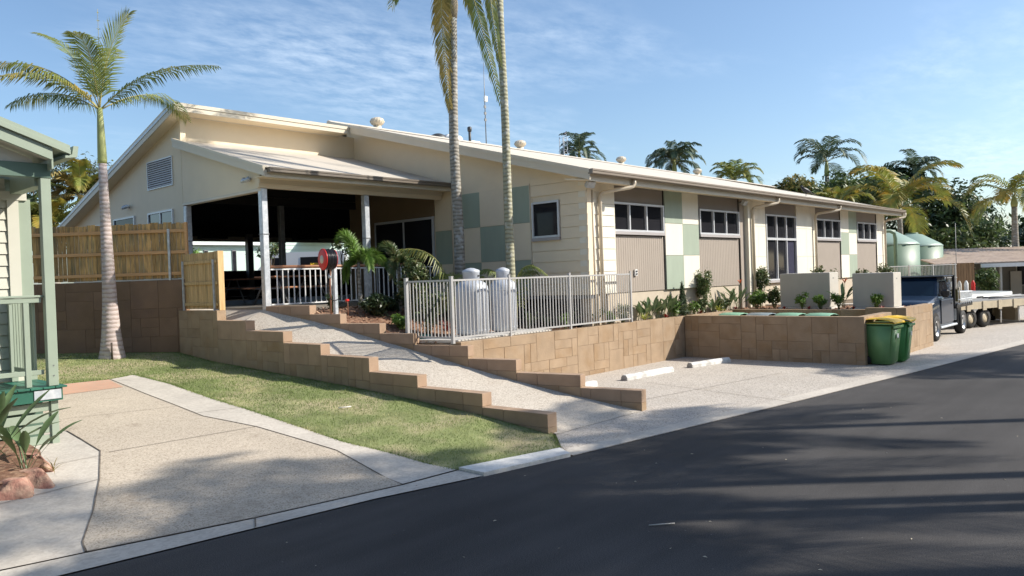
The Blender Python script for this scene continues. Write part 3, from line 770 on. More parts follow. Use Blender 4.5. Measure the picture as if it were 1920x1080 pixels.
# corner post and facade
fz0, fz1 = ZB, 4.52
def fbox(name, x0, x1, z0, z1, m, d=.0, th=.06, parent=fwall):
    mb = MB(); mb.cbox(x0, x1, YF-d, YF-d+th, z0, z1, .002)
    return obj(name, mb, m, parent, world=True)
# weatherboards on corner strip of front wall
z = ZB
while z < 4.50:
    z1 = min(z+brd, 4.52)
    for (xa, xb) in ((14.80, 15.93),):
        mb = MB(); mb.prism([(YF-.19, z+.004), (YF-.175, z1-.002), (YF-.14, z1-.002), (YF-.14, z+.004)], 'x', xa, xb)
        obj('weatherboard', mb, cream_panel, fwall, world=True, fix=True)
    z = z1
fbox('corner_stop', 14.745, 14.80, ZB, 4.52, cream_panel, .2, .2)
fbox('corner_return', 15.932, 15.965, ZB, 4.52, cream_panel, .18, .24)
B_('corner_backing', [(14.80, 15.93, YF-.138, YF+.06, ZB, 4.52)], joint_m, fwall)
def ribbed(x0, x1, z0, z1):
    mb = MB(); mb.box(x0, x1, YF+.035, YF+.06, z0, z1)
    n_ = int((x1-x0)/.10); w_ = (x1-x0)/n_
    for i in range(n_): mb.box(x0+i*w_+.005, x0+(i+1)*w_-.005, YF+.022, YF+.034, z0, z1)
    return obj('ribbed_panel', mb, taupe, fwall, world=True)
bays = [(15.97, 18.52), (20.42, 22.98), (29.18, 31.72), (33.58, 36.06)]
for a, b in bays:
    fbox('header_panel', a, b, 4.12, 4.52, taupe_d, -.02, .05)
    ribbed(a, b, ZB, 3.27)
    window('F', a+.04, b-.02, 3.37, 4.11, 3, c=YF+.05, depth=.09)
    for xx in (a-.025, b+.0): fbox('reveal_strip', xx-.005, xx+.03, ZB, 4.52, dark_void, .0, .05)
fbox('header_panel', 24.88, 27.40, 4.13, 4.52, taupe_d, -.02, .05)
tw = window('F', 24.90, 27.38, 1.90, 4.12, 3, rsplit=3.30, c=YF+.05, depth=.09)
mb = MB()
for i in range(9): mb.box(26.62+i*.07, 26.66+i*.07, YF+.024, YF+.030, 1.98, 3.24)
obj('curtain', mb, curtain_m, tw, world=True)
def checker(xs, zs_, first):
    for i in range(len(xs)-1):
        for j in range(len(zs_)-1):
            grn = (i+j+first) % 2 == 0
            fbox('wall_panel', xs[i]+.004, xs[i+1]-.004, zs_[j]+.004, zs_[j+1]-.004, sage if grn else cream_panel, .02, .08)
checker([18.56, 19.49, 20.40], [ZB, 2.76, 3.64, 4.52], 0)
checker([31.74, 32.65, 33.56], [ZB, 2.76, 3.64, 4.52], 1)
for (a, b, n_) in ((23.72, 24.86, 2), (27.42, 29.16, 2), (36.09, 37.1, 1)):
    w_ = (b-a)/n_
    for i in range(n_):
        for j, (q0, q1) in enumerate(((ZB, 2.70), (2.70, 3.70), (3.70, 4.52))):
            fbox('wall_panel', a+i*w_+.003, a+(i+1)*w_-.003, q0+.003, q1-.003, cream_panel, .02, .08)
B_('pilaster', [(23.00, 23.28, YF-.03, YF+.06, 1.10, 4.52)], taupe, fwall)
B_('pilaster', [(23.30, 23.70, YF-.16, YF+.06, 1.05, 4.52)], cream_panel, fwall)
# header / soffit strip and plinth
B_('top_plate', [(14.8, 37.2, YF-.06, YF+.2, 4.525, 4.60)], fascia_m, fwall)
B_('plinth', [(15.0, 37.1, YF+.05, YF+.2, .95, ZB-.004)], plinth_m)
B_('stump', [(14.86, 15.35, YF-.14, YF+.04, 1.0, ZB-.003)], plinth_m)
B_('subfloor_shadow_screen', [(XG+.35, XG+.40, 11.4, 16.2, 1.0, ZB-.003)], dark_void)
mb = MB(); mb.box(XG, XG+.2, 11.02, 16.3, ZB-.09, ZB-.003); obj('floor_bearer', mb, galv_d, bd, world=True)
# end wall
mb = MB(); mb.prism([(YF, .9), (YF, 4.5), (20.3, 7.0), (20.3, .9)], 'x', 37.1, 37.25)
obj('end_wall', mb, cream, bd, world=True, fix=True)

# roof: front slope
X0, X1 = 14.24, 37.45; Y0_, Y1_ = 10.50, 20.5
mb = MB(); mb.prism([(Y0_, roofz(Y0_)-.02), (Y1_, roofz(Y1_)-.02), (Y1_, roofz(Y1_)+.03), (Y0_, roofz(Y0_)+.03)], 'x', X0, X1)
front_roof = obj('front_roof', mb, roof_m, bd, world=True, fix=True)
# verge fascia (gable side) and flashing
mb = MB(); mb.prism([(Y0_, roofz(Y0_)-.19), (19.46, roofz(19.46)-.19), (19.46, roofz(19.46)-.03), (Y0_, roofz(Y0_)-.03)], 'x', X0-.03, X0+.0)
obj('verge_board', mb, fascia_m, front_roof, world=True, fix=True)
mb = MB(); mb.prism([(Y0_, roofz(Y0_)-.03), (Y1_, roofz(Y1_)-.03), (Y1_, roofz(Y1_)+.06), (Y0_, roofz(Y0_)+.06)], 'x', X0-.05, X0+.06)
obj('verge_flashing', mb, fascia_m, front_roof, world=True, fix=True)
mb = MB(); mb.prism([(Y0_, roofz(Y0_)-.19), (Y1_, roofz(Y1_)-.19), (Y1_, roofz(Y1_)+.05), (Y0_, roofz(Y0_)+.05)], 'x', X1, X1+.04)
obj('verge_board', mb, fascia_m, front_roof, world=True, fix=True)
mb = MB(); mb.prism([(10.75, roofz(10.75)-.16), (19.46, roofz(19.46)-.16), (19.46, roofz(19.46)-.13), (10.75, roofz(10.75)-.13)], 'x', X0+.001, XG+.01)
obj('verge_soffit', mb, cream, front_roof, world=True, fix=True)
mb = MB(); mb.prism([(10.60, 4.44), (11.25, 4.52), (11.25, 4.55), (10.60, 4.47)], 'x', X0+.02, X1)
obj('eave_soffit', mb, cream, front_roof, world=True, fix=True)
mb = MB(); mb.box(X0+.02, X1, 10.565, 10.595, 4.43, 4.64); obj('eave_fascia', mb, fascia_m, front_roof, world=True)
mb = MB(); mb.prism([(Y1_-.18, roofz(Y1_-.18)+.05), (Y1_+.1, backz(20.6)+.06), (Y1_-.0, roofz(Y1_)+.09)], 'x', X0, 46.8)
obj('ridge_cap', mb, roof_m, front_roof, world=True, fix=True)
def gutter(x0, x1, y, zt, m=gutter_m, parent=bd):
    mb = MB()
    prof = [(y+.13, zt-.10), (y+.02, zt-.12), (y, zt-.10), (y, zt-.065), (y+.014, zt-.058), (y+.014, zt-.045), (y, zt-.038), (y, zt), (y+.012, zt), (y+.020, zt-.095), (y+.12, zt-.085), (y+.12, zt), (y+.13, zt)]
    mb.prism(prof, 'x', x0, x1)
    g = obj('gutter', mb, m, parent, world=True, fix=True)
    for xx in (x0, x1):
        e = MB(); e.box(xx-.004, xx+.004, y, y+.13, zt-.115, zt); obj('gutter_end', e, m, g, world=True)
    return g
gutter(14.20, 37.5, 10.40, 4.685)
# downpipes
def downpipe(x, zbot, ywall=YF-.05, off=.75, m=cream_metal, first=False):
    mb = MB()
    y0 = 10.50
    mb.tube([(x+off, y0, 4.57), (x+off, y0, 4.47), (x+off-.03, y0+.02, 4.40), (x+off-.12, y0+.06, 4.37), (x+.06, ywall-.14, 4.27), (x, ywall-.09, 4.22), (x, ywall-.06, 4.12), (x, ywall-.06, zbot)], .046, 10)
    return obj('downpipe', mb, m, bd, world=True)
downpipe(15.26, 1.10, ywall=YF-.19)
downpipe(23.52, 1.05, ywall=YF-.16)
downpipe(28.95, 1.10)
downpipe(36.95, 1.10)
mb = MB(); mb.tube([(14.98, YF-.235, 4.3), (14.98, YF-.235, 1.1)], .032, 8); obj('conduit', mb, cream_metal, bd, world=True)
# power outlet
mb = MB(); mb.box(17.02, 17.12, YF-.03, YF+.012, 2.24, 2.40); po = obj('power_outlet', mb, white_p, bd, world=True)
for zz in (2.28, 2.35):
    mb = MB(); mb.box(17.045, 17.095, YF-.045, YF-.031, zz-.018, zz+.022); obj('outlet_cover', mb, valve_m, po, world=True)

# left (verandah) part
XL = 9.24
# triangular left gable above opening + wall to rear
lg = MB()
lg.prism([(16.02, 4.52), (19.86, 4.52), (19.86, 6.72), (19.86, 6.10), (16.02, 4.98)], 'x', XL, XL+.14)
lg = MB(); lg.prism([(16.02, 4.52), (19.84, 4.52), (19.84, 6.08), (16.02, 4.90)], 'x', XL+.003, XL+.14)
g1 = obj('verandah_gable', lg, cream, bd, world=True, fix=True)
lg = MB(); lg.prism([(19.845, 1.5), (27.9, 1.5), (27.9, backz(27.9)-.12), (20.45, backz(20.45)-.12), (19.845, 6.98)], 'x', XL, XL+.14)
g2 = obj('left_gable_wall', lg, cream, bd, world=True, fix=True)
mb = MB(); mb.box(XL-.01, XL+.15, 15.98, 19.84, 4.45, 4.515); obj('opening_trim', mb, cream_metal, bd, world=True)
# louvre vent
lv = MB(); yl0, yl1, zl0, zl1 = 20.34, 21.90, 5.04, 5.81
for b in ((XL-.03, XL-.0, yl0, yl1, zl1-.03, zl1), (XL-.03, XL-.0, yl0, yl1, zl0, zl0+.03), (XL-.03, XL, yl0, yl0+.03, zl0+.03, zl1-.03), (XL-.03, XL, yl1-.03, yl1, zl0+.03, zl1-.03)): lv.box(*b)
lo = obj('louvre_vent', lv, alu, bd, world=True)
mb = MB(); mb.box(XL-.006, XL-.001, yl0+.03, yl1-.03, zl0+.03, zl1-.03); obj('vent_back', mb, dark_void, lo, world=True)
for k in range(12):
    z0_ = zl0+.04+k*.058
    mb = MB(); mb.prism([(XL-.028, z0_), (XL-.008, z0_+.040), (XL-.008, z0_+.046), (XL-.030, z0_+.008)], 'y', yl0+.03, yl1-.03); obj('slat', mb, alu, lo, world=True, fix=True)
window('G', 20.38, 21.92, 3.6, 4.42, 2, c=XL, depth=.05, g=glass_blue)
window('G', 22.83, 24.32, 3.6, 4.43, 1, c=XL, depth=.05, g=glass)
window('G', 25.0, 26.6, 3.6, 4.35, 1, c=XL, depth=.05, g=glass)
# clerestory wall
B_('ceiling_beam', [(XL+.15, XG-.021, 19.925, 20.10, 4.58, 4.80)], ceil_m)
mb = MB(); mb.box(XL+.15, XG+.01, 19.95, 20.09, 4.803, 6.82); obj('clerestory_wall', mb, cream, bd, world=True)
# high eave fascia of left part, and soffit, back roof
mb = MB(); mb.prism([(19.42, 6.86), (20.5, 7.04-.0), (20.5, 7.08), (19.42, 6.90)], 'x', 8.96, X0)
mb = MB()
def bz(y): return 7.28 - .29*(y-20.5) if y > 20.5 else 7.28
# back slope continues up to the high eave
hz = lambda y: 6.97 + (19.45-y)*.29
mb = MB(); mb.prism([(19.42, 6.93), (28.6, 6.93-.29*9.18), (28.6, 6.98-.29*9.18), (19.42, 6.98)], 'x', 8.94, X0-.052)
back_l = obj('left_roof', mb, roof_m, bd, world=True, fix=True)
mb = MB(); mb.prism([(20.5, 7.25), (28.6, 7.25-.29*8.1), (28.6, 7.30-.29*8.1), (20.5, 7.30)], 'x', X0-.05, 46.8)
obj('back_roof', mb, roof_m, bd, world=True, fix=True)
mb = MB(); mb.prism([(20.4, 1.5), (20.4, 7.2), (28.2, 5.0), (28.2, 1.5)], 'x', 46.3, 46.4); obj('end_wall', mb, cream, bd, world=True, fix=True)
mb = MB(); mb.box(37.26, 46.29, 20.4, 20.5, 1.0, 7.22); obj('rear_wing_wall', mb, cream, bd, world=True)
mb = MB(); mb.box(8.94, X0-.055, 19.38, 19.415, 6.79, 6.905); obj('high_fascia', mb, fascia_m, back_l, world=True)
mb = MB(); mb.box(8.92, X0-.055, 19.36, 19.46, 6.91, 7.0); obj('high_fascia_flashing', mb, fascia_m, back_l, world=True)
mb = MB(); mb.box(8.98, X0-.06, 19.42, 19.95, 6.79, 6.815); obj('high_soffit', mb, cream, back_l, world=True)
mb = MB(); mb.prism([(19.38, 6.80), (28.5, 6.80-.29*9.12), (28.5, 6.94-.29*9.12), (19.38, 6.94)], 'x', 8.90, 8.935); obj('verge_board', mb, fascia_m, back_l, world=True, fix=True)
mb = MB(); mb.prism([(19.36, 6.945), (28.5, 6.945-.29*9.14), (28.5, 7.02-.29*9.14), (19.36, 7.02)], 'x', 8.885, 8.99); obj('verge_flashing', mb, galv, back_l, world=True, fix=True)
mb = MB(); mb.prism([(19.45, 6.80), (28.3, 6.80-.29*8.85), (28.3, 6.82-.29*8.85), (19.45, 6.82)], 'x', 8.94, XL); obj('verge_soffit', mb, cream, back_l, world=True, fix=True)
# lower verandah roof
zv = lambda y: 4.86 + (y-15.47)*(6.12-4.86)/(19.95-15.47)
mb = MB(); mb.prism([(15.50, zv(15.50)), (19.94, zv(19.94)), (19.94, zv(19.94)+.04), (15.50, zv(15.5)+.04)], 'x', 9.08, XG-.03)
vr = obj('verandah_roof', mb, mat('verandah_roof_sheet', (0.56, 0.50, 0.42), 0.7, 0.06, 1.2, col2=(0.34, 0.31, 0.27), scale2=0.55, mix2=.35, spec=.2), bd, world=True, fix=True)
ribs = MB()
for i in range(23):
    x = 9.2+i*.24
    a0 = (15.52, zv(15.52)+.038); a1 = (19.9, zv(19.9)+.038)
    ribs.quad((x-.02, a0[0], a0[1]), (x, a0[0], a0[1]+.006), (x, a1[0], a1[1]+.006), (x-.02, a1[0], a1[1]))
    ribs.quad((x, a0[0], a0[1]+.006), (x+.02, a0[0], a0[1]), (x+.02, a1[0], a1[1]), (x, a1[0], a1[1]+.006))
o = obj('roof_ribs', ribs, roof_m, vr, world=True); o['kind'] = 'stuff'
mb = MB(); mb.prism([(15.5, zv(15.5)-.15), (19.9, zv(19.9)-.15), (19.9, zv(19.9)-.0), (15.5, zv(15.5)-.0)], 'x', 9.04, 9.075); obj('verge_board', mb, fascia_m, vr, world=True, fix=True)
mb = MB(); mb.prism([(15.5, zv(15.5)+.002), (19.9, zv(19.9)+.002), (19.9, zv(19.9)+.075), (15.5, zv(15.5)+.075)], 'x', 9.02, 9.13); obj('verge_flashing', mb, fascia_m, vr, world=True, fix=True)
mb = MB(); mb.box(9.08, XG-.03, 15.52, 15.96, 4.72, 4.74); obj('verandah_soffit', mb, cream, vr, world=True)
mb = MB(); mb.box(9.08, XG-.03, 15.50, 15.518, 4.70, 4.86); obj('verandah_fascia', mb, fascia_m, vr, world=True)
gutter(9.12, XG-.04, 15.36, 4.91, mat('gutter_shaded', (0.16, 0.13, 0.10), 0.4, 0.06, 3))  # verandah gutter colour darkened to carry the shade lying on it
mb = MB(); mb.box(9.18, XG-.035, 15.97, 16.10, 4.52, 4.73); obj('verandah_beam', mb, cream, bd, world=True)
mb = MB(); mb.box(9.18, XG-.035, 15.93, 15.965, 4.62, 4.72); obj('beam_moulding', mb, fascia_m, bd, world=True)
mb = MB(); mb.tube([(XG-.06, 15.46, 4.80), (XG-.06, 15.52, 4.6), (XG-.06, 15.52, 1.2)], .045, 10); obj('downpipe', mb, cream_metal, bd, world=True)
# posts
def post(x, y, z0, z1, m=galv, w=.075):
    mb = MB(); mb.cbox(x-w, x+w, y-w, y+w, z0, z1, .012); p = obj('verandah_post', mb, m, bd, world=True)
    q = MB(); q.box(x-w-.012, x+w+.012, y-w-.012, y+w+.012, z0+1.72, z0+1.735); obj('bracket', q, galv_d, p, world=True)
    return p
post(9.31, 16.04, 1.75, 4.51)
post(12.16, 16.04, 1.70, 4.51)
post(12.1, 19.9, 1.8, 4.58, galv_d)
post(9.31, 19.76, 1.8, 4.44, galv)
post(15.2, 27.3, 1.8, 4.3, galv_d, .11)
# floor slab, ceiling, interior walls
B_('floor_slab', [(XL+.02, XG-.005, 16.05, 27.7, 1.55, 1.815)], floor_m)
B_('inner_floor', [(XG, 24, 20.3, 27.7, 1.55, 1.815)], floor_m)
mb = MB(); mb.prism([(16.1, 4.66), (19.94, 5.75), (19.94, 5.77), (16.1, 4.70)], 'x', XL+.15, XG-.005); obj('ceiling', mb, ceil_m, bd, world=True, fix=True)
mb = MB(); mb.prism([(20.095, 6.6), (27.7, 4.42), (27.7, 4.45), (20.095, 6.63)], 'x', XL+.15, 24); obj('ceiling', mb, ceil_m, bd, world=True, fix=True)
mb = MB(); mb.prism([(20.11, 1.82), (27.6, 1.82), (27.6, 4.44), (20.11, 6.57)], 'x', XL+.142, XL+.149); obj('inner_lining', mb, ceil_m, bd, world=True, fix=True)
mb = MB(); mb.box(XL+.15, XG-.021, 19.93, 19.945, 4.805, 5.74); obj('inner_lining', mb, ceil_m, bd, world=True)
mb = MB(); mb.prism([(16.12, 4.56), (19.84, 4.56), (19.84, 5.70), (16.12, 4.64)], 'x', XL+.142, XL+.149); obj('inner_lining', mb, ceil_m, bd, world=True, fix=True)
# rear beam + low dark screen wall at the rear of the hall
B_('rear_beam', [(XL+.15, 20.0, 27.55, 27.70, 4.02, 4.20)], plinth_m)
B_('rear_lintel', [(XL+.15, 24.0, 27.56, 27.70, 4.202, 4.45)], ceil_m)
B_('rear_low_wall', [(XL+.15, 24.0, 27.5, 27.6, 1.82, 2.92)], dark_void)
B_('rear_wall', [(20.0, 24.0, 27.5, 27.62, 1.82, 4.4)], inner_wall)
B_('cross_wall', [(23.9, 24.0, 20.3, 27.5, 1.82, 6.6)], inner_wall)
B_('hall_cross_rail', [(XL+.4, 14.0, 24.0, 24.05, 2.28, 2.31), (XL+.4, 14.0, 24.0, 24.05, 1.98, 2.0)], galv_d)
# fascia lamp boxes on rear beam
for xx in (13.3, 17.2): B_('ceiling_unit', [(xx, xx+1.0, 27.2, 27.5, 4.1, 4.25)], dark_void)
# hall wall lining (X = 14.76, inside the verandah) + sliding door
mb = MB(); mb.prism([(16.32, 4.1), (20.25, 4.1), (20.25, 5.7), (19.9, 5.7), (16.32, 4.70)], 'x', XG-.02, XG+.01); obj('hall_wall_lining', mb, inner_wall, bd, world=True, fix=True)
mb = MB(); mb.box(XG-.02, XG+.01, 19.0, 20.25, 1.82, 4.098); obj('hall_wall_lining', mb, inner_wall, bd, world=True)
dr = MB()
for b in ((XG-.06, XG-.021, 16.34, 18.98, 4.02, 4.09), (XG-.06, XG-.021, 16.34, 16.40, 1.82, 4.018), (XG-.06, XG-.021, 17.60, 17.66, 1.82, 4.018), (XG-.06, XG-.021, 18.92, 18.98, 1.82, 4.018)): dr.box(*b)
dd = obj('sliding_door', dr, alu, bd, world=True)
for (a, b) in ((16.40, 17.60), (17.66, 18.92)):
    mb = MB(); mb.box(XG-.045, XG-.035, a, b, 1.86, 4.02); obj('pane', mb, glass, dd, world=True)
# verandah railing
rl = MB(); rl.tube([(9.42, 16.02, 2.735), (11.3, 16.02, 2.735), (13.3, 16.02, 2.735)], .033, 8)
rail = obj('verandah_railing', rl, rail_wood, bd, world=True)
mb = MB(); mb.box(9.42, 14.6, 16.0, 16.04, 1.86, 1.89); mb.box(9.42, 14.6, 16.0, 16.04, 2.66, 2.69); obj('rail_bar', mb, white_p, rail, world=True)
bal = MB(); bal.box(-.011, .011, -.011, .011, 0, .77); balm = mesh('baluster', bal, white_p)
x = 9.58
inv = XF[bd].inverted()
while x < 14.6:
    if abs(x-12.16) > .1: inst('baluster', balm, rail, inv @ Vector((x, 16.02, 1.89)))
    x += .146
# flood lights
def flood(x, y, z, nx_, ny_):
    mb = MB(); mb.tube([(x, y, z), (x+nx_*.12, y+ny_*.12, z+.02)], .02, 6)
    f_ = obj('floodlight', mb, galv_d, bd, world=True)
    m2 = MB(); c = Vector((x+nx_*.2, y+ny_*.2, z-.02)); m2.box(-.11, .11, -.05, .05, -.075, .075)
    m2.xf(Matrix.Translation(c) @ Matrix.Rotation(math.atan2(ny_, nx_)+math.pi/2, 4, 'Z') @ Matrix.Rotation(.6, 4, 'X')); obj('lamp_housing', m2, galv, f_, world=True)
    m3 = MB(); m3.box(-.09, .09, .051, .056, -.06, .06); m3.xf(Matrix.Translation(c) @ Matrix.Rotation(math.atan2(ny_, nx_)+math.pi/2, 4, 'Z') @ Matrix.Rotation(.6, 4, 'X')); obj('lens', m3, lamp_m, f_, world=True)
flood(14.70, 11.0, 4.42, -.3, -.95)
flood(22.95, YF-.02, 4.40, 0, -1)
def spot(x, y, z):
    mb = MB(); mb.lathe([(.05, -.02), (.05, .0)], y, z, 10, 'x'); mb.xf(Matrix.Translation((x, 0, 0)))
    f_ = obj('spotlight', mb, galv, bd, world=True)
    for s_ in (-1, 1):
        q = MB(); q.lathe([(.0, -.12), (.04, -.11), (.055, 0), (.05, .02), (0, .02)], 0, 0, 10, 'x')
        q.xf(Matrix.Translation((x-.08, y+s_*.1, z-.0)) @ Matrix.Rotation(.5*s_, 4, 'Z') @ Matrix.Rotation(-.5, 4, 'Y')); obj('lamp', q, galv, f_, world=True)
spot(XL-.02, 16.42, 4.75); spot(XL-.02, 23.2, 4.72)
# roof ventilators
for X_ in (16.25, 23.35, 30.4, 37.5):
    mb = MB(); mb.lathe([(.13, 7.15), (.13, 7.47)], X_, 20.62, 16)
    v_ = obj('roof_vent', mb, fascia_m, bd, world=True)
    mb = MB(); mb.lathe([(.13, 7.475), (.20, 7.53), (.235, 7.61), (.20, 7.70), (.10, 7.745), (0, 7.755)], X_, 20.62, 20); hd = obj('vent_cap', mb, cream_metal, v_, world=True)
    mb = MB()
    for k in range(16):
        a = k*math.pi/8
        mb.tube([(X_+math.cos(a)*.19, 20.62+math.sin(a)*.19, 7.52), (X_+math.cos(a+.15)*.243, 20.62+math.sin(a+.15)*.243, 7.61), (X_+math.cos(a+.3)*.19, 20.62+math.sin(a+.3)*.19, 7.71)], .008, 4)
    obj('vent_fins', mb, fascia_m, v_, world=True)
# roof plant
mb = MB(); mb.tube([(20.62, 20.7, 7.1), (20.62, 20.7, 7.92)], .05, 10); fl = obj('flue', mb, valve_m, bd, world=True)
mb = MB(); mb.lathe([(.075, 7.80), (.085, 7.86), (.085, 7.95), (.04, 7.98), (0, 7.98)], 20.62, 20.7, 12); obj('flue_cap', mb, valve_m, fl, world=True)
mb = MB(); mb.lathe([(.32, 7.1), (.32, 7.42), (.26, 7.52), (.12, 7.58), (0, 7.6)], 19.2, 20.9, 18); obj('exhaust_dome', mb, valve_m, bd, world=True)
mb = MB(); mb.cbox(19.55, 20.4, 20.75, 21.6, 7.0, 7.62, .1); obj('duct', mb, white_p, bd, world=True)
mb = MB(); mb.cbox(20.75, 21.4, 20.75, 21.4, 7.0, 7.52, .1); obj('duct', mb, white_p, bd, world=True)

def picnic_table(x, y, rz, label):
    t = thing('picnic_table', label, 'table', (x, y, 1.815), rz, 'tables in the shade of the verandah hall')
    q = MB(); q.cbox(-.9, .9, -.38, .38, .70, .74, .01); obj('tabletop', q, rail_wood, t)
    for s_ in (-1, 1):
        q = MB(); q.cbox(-.9, .9, s_*.68-.13, s_*.68+.13, .42, .46, .01); obj('bench', q, rail_wood, t)
        q = MB(); q.tube([(s_*.7, -.65, .0), (s_*.7, -.2, .70)], .025, 6); q.tube([(s_*.7, .65, .0), (s_*.7, .2, .70)], .025, 6); q.tube([(s_*.7, -.72, .42), (s_*.7, .72, .42)], .025, 6); obj('leg_frame', q, galv_d, t)
picnic_table(11.3, 18.2, .2, 'picnic table nearest the ramp in the dark verandah hall')
picnic_table(12.6, 22.4, .0, 'picnic table farther back in the dark verandah hall')

# antenna mast
am = thing('antenna_mast', 'thin pole antenna with dishes rising behind the roof ridge between the two tall palms', 'antenna', (21.7, 20.9, 7.0))
mb = MB(); mb.tube([(0, 0, 0), (0, 0, 2.2), (0, 0, 3.6)], [.022, .018, .008], 6); obj('pole', mb, galv_d, am)
mb = MB(); mb.cbox(-.03, .13, -.04, .04, 2.10, 2.32, .01); obj('aerial_box', mb, white_p, am)
for z_ in (1.35, 1.6, 1.85): mb = MB(); mb.box(-.05, .05, -.02, .02, z_, z_+.1); obj('clamp', mb, galv_d, am)

# ------------------------------------------------------------------ palings fence (left)
pf = thing('paling_fence', 'weathered timber paling fence standing on the brown block wall', 'fence', (WA.x, WA.y, 2.54), wang)
PALM = []
for k in range(6):
    q = MB(); q.cbox(-.046, .046, -.008, .008, 0, 1.30+[0, .012, -.01, .02, .006, -.004][k], .003); PALM.append(mesh('paling', q, paling))
x = .06; k = 0
while x < 7.3:
    inst('paling', PALM[rng.randrange(6)], pf, (x, -.09 + rng.uniform(-.006, .006), .02+rng.uniform(-.008, .008)), rng.uniform(-.03, .03)); x += .100
for z_ in (.10, .60, 1.10):
    q = MB(); q.cbox(-.02, 7.3, -.075, -.035, z_, z_+.075, .004); obj('fence_rail', q, rail_fence, pf)
for xx in (.36, 1.78, 5.4):
    q = MB(); q.cbox(xx-.025, xx+.025, -.034, .012, -.02, 1.18, .003); obj('post', q, galv, pf)
q = MB(); q.cbox(-.06, .0, -.11, -.03, 0, 1.33, .004); obj('end_post', q, rail_fence, pf)
# short fence panel on the ramp wall
gp = thing('timber_fence_panel', 'short new pine fence panel at the top of the ramp wall', 'fence', (A.x, A.y, 1.80), ang)
NEWP = []
for k in range(3):
    q = MB(); q.cbox(-.046, .046, -.009, .009, 0, 1.27+.01*k, .003); NEWP.append(mesh('paling', q, pine_new))
x = 9.26
while x < 10.78:
    inst('paling', NEWP[rng.randrange(3)], gp, (x, -.15, .03), 0); x += .101
for z_ in (.10, .58, 1.06):
    q = MB(); q.cbox(9.24, 10.8, -.14, -.10, z_, z_+.07, .004); obj('fence_rail', q, pine_new, gp)
for xx in (9.34, 10.72):
    q = MB(); q.cbox(xx-.02, xx+.02, -.099, -.06, -.02, 1.14, .003); obj('post', q, galv, gp)
q = MB(); q.cbox(9.16, 9.19, -.24, -.10, 0.0, 1.32, .004); obj('end_board', q, pine_new, gp)

# ------------------------------------------------------------------ steel picket fence round the cylinders
lf = thing('picket_fence', 'grey steel picket fence round the gas cylinders on the retaining wall', 'fence', (10.18, 10.86, 1.10))
picket = MB(); picket.box(-.0085, .0085, -.0085, .0085, .10, 1.17); pickm = mesh('picket', picket, fence_grey)
corners = [(0, 0), (1.62, 0), (3.62, 0), (6.05, 0)]
def fpost(x, y, h=1.25, w=.026):
    q = MB(); q.cbox(x-w, x+w, y-w, y+w, -.02, h, .004); p = obj('post', q, fence_grey, lf)
    c = MB(); c.cbox(x-w-.003, x+w+.003, y-w-.003, y+w+.003, h, h+.015, .003); obj('post_cap', c, fence_grey, p)
for k, (x, y) in enumerate(corners): fpost(x, y, w=.032 if k == 0 else .025)
fpost(-.02, 1.30, w=.034)
for (a, b) in zip(corners, corners[1:]):
    for z_ in (.07, 1.17):
        q = MB(); q.box(a[0]+.026, b[0]-.026, -.014, .014, z_, z_+.035); obj('rail', q, fence_grey, lf)
    n_ = round((b[0]-a[0])/.098)
    for i in range(1, n_):
        inst('picket', pickm, lf, (a[0]+(b[0]-a[0])*i/n_, 0, 0))
for z_ in (.07, 1.17):
    q = MB(); q.box(-.024, .004, .034, 1.265, z_, z_+.035); obj('rail', q, fence_grey, lf)
for i in range(1, 13): inst('picket', pickm, lf, (-.01, i*1.30/13, 0))
q = MB(); q.prism([(10.42, 11.0), (13.3, 11.0), (13.3, 12.0), (10.20, 12.0)], 'z', 1.0, 1.125); struct(obj('cylinder_slab', q, slab_w, fix=True))

def gas_cylinder(loc, r, label):
    t = thing('gas_cylinder', label, 'gas cylinder', loc, 0, 'tall gas cylinders behind the picket fence')
    q = MB(); q.lathe([(r*.93, .06), (r, .12), (r, .95), (r*.97, 1.02), (r*.85, 1.09), (r*.6, 1.14), (.0, 1.17)], 0, 0, 32); obj('tank', q, cyl_m, t)
    q = MB(); q.lathe([(r*.80, 0), (r*.80, .07)], 0, 0, 24); obj('foot_ring', q, galv_d, t)
    q = MB(); q.lathe([(r*.5, 1.10), (r*.5, 1.30), (r*.54, 1.33), (r*.5, 1.36), (r*.2, 1.40), (0, 1.41)], 0, 0, 24); obj('collar', q, cyl_m, t)
    for z_ in (.14, .93):
        q = MB(); q.lathe([(r+.001, z_-.008), (r+.006, z_), (r+.001, z_+.008)], 0, 0, 32); obj('weld_band', q, cyl_m, t)
    for a in (4.9,):
        q = MB(); q.lathe([(.02, 0), (.02, .02)], 0, 0, 8, 'x'); q.xf(Matrix.Translation((math.cos(a)*r*.5, math.sin(a)*r*.5, 1.24)) @ Matrix.Rotation(a, 4, 'Z')); obj('valve', q, valve_m, t)
    return t
gas_cylinder((11.27, 11.42, 1.12), .345, 'left hand grey gas cylinder, the wider looking one behind the picket fence')
gas_cylinder((12.22, 11.42, 1.12), .285, 'right hand grey gas cylinder beside the lit palm trunk')
mb = MB(); mb.tube([(0, 0, .0), (0, 0, 1.1), (0, .06, 1.2), (0, .3, 1.25)], .012, 6); mb.tube([(0, 0, 1.05), (-.2, 0, 1.15), (-.3, -.05, 1.25)], .010, 6)
mb.xf(Matrix.Translation((11.76, 11.65, 1.12))); tag(obj('gas_pipe', mb, valve_m), 'thin dark gas pipe rising between the two cylinders', 'pipe')
mb = MB(); mb.cbox(10.15, 10.65, 12.0, 12.3, 1.10, 1.20, .02); tag(obj('valve_box', mb, mat('valve_box_green', (.01, .13, .09), .5)), 'small dark green valve box lid beside the fence corner post', 'valve box')

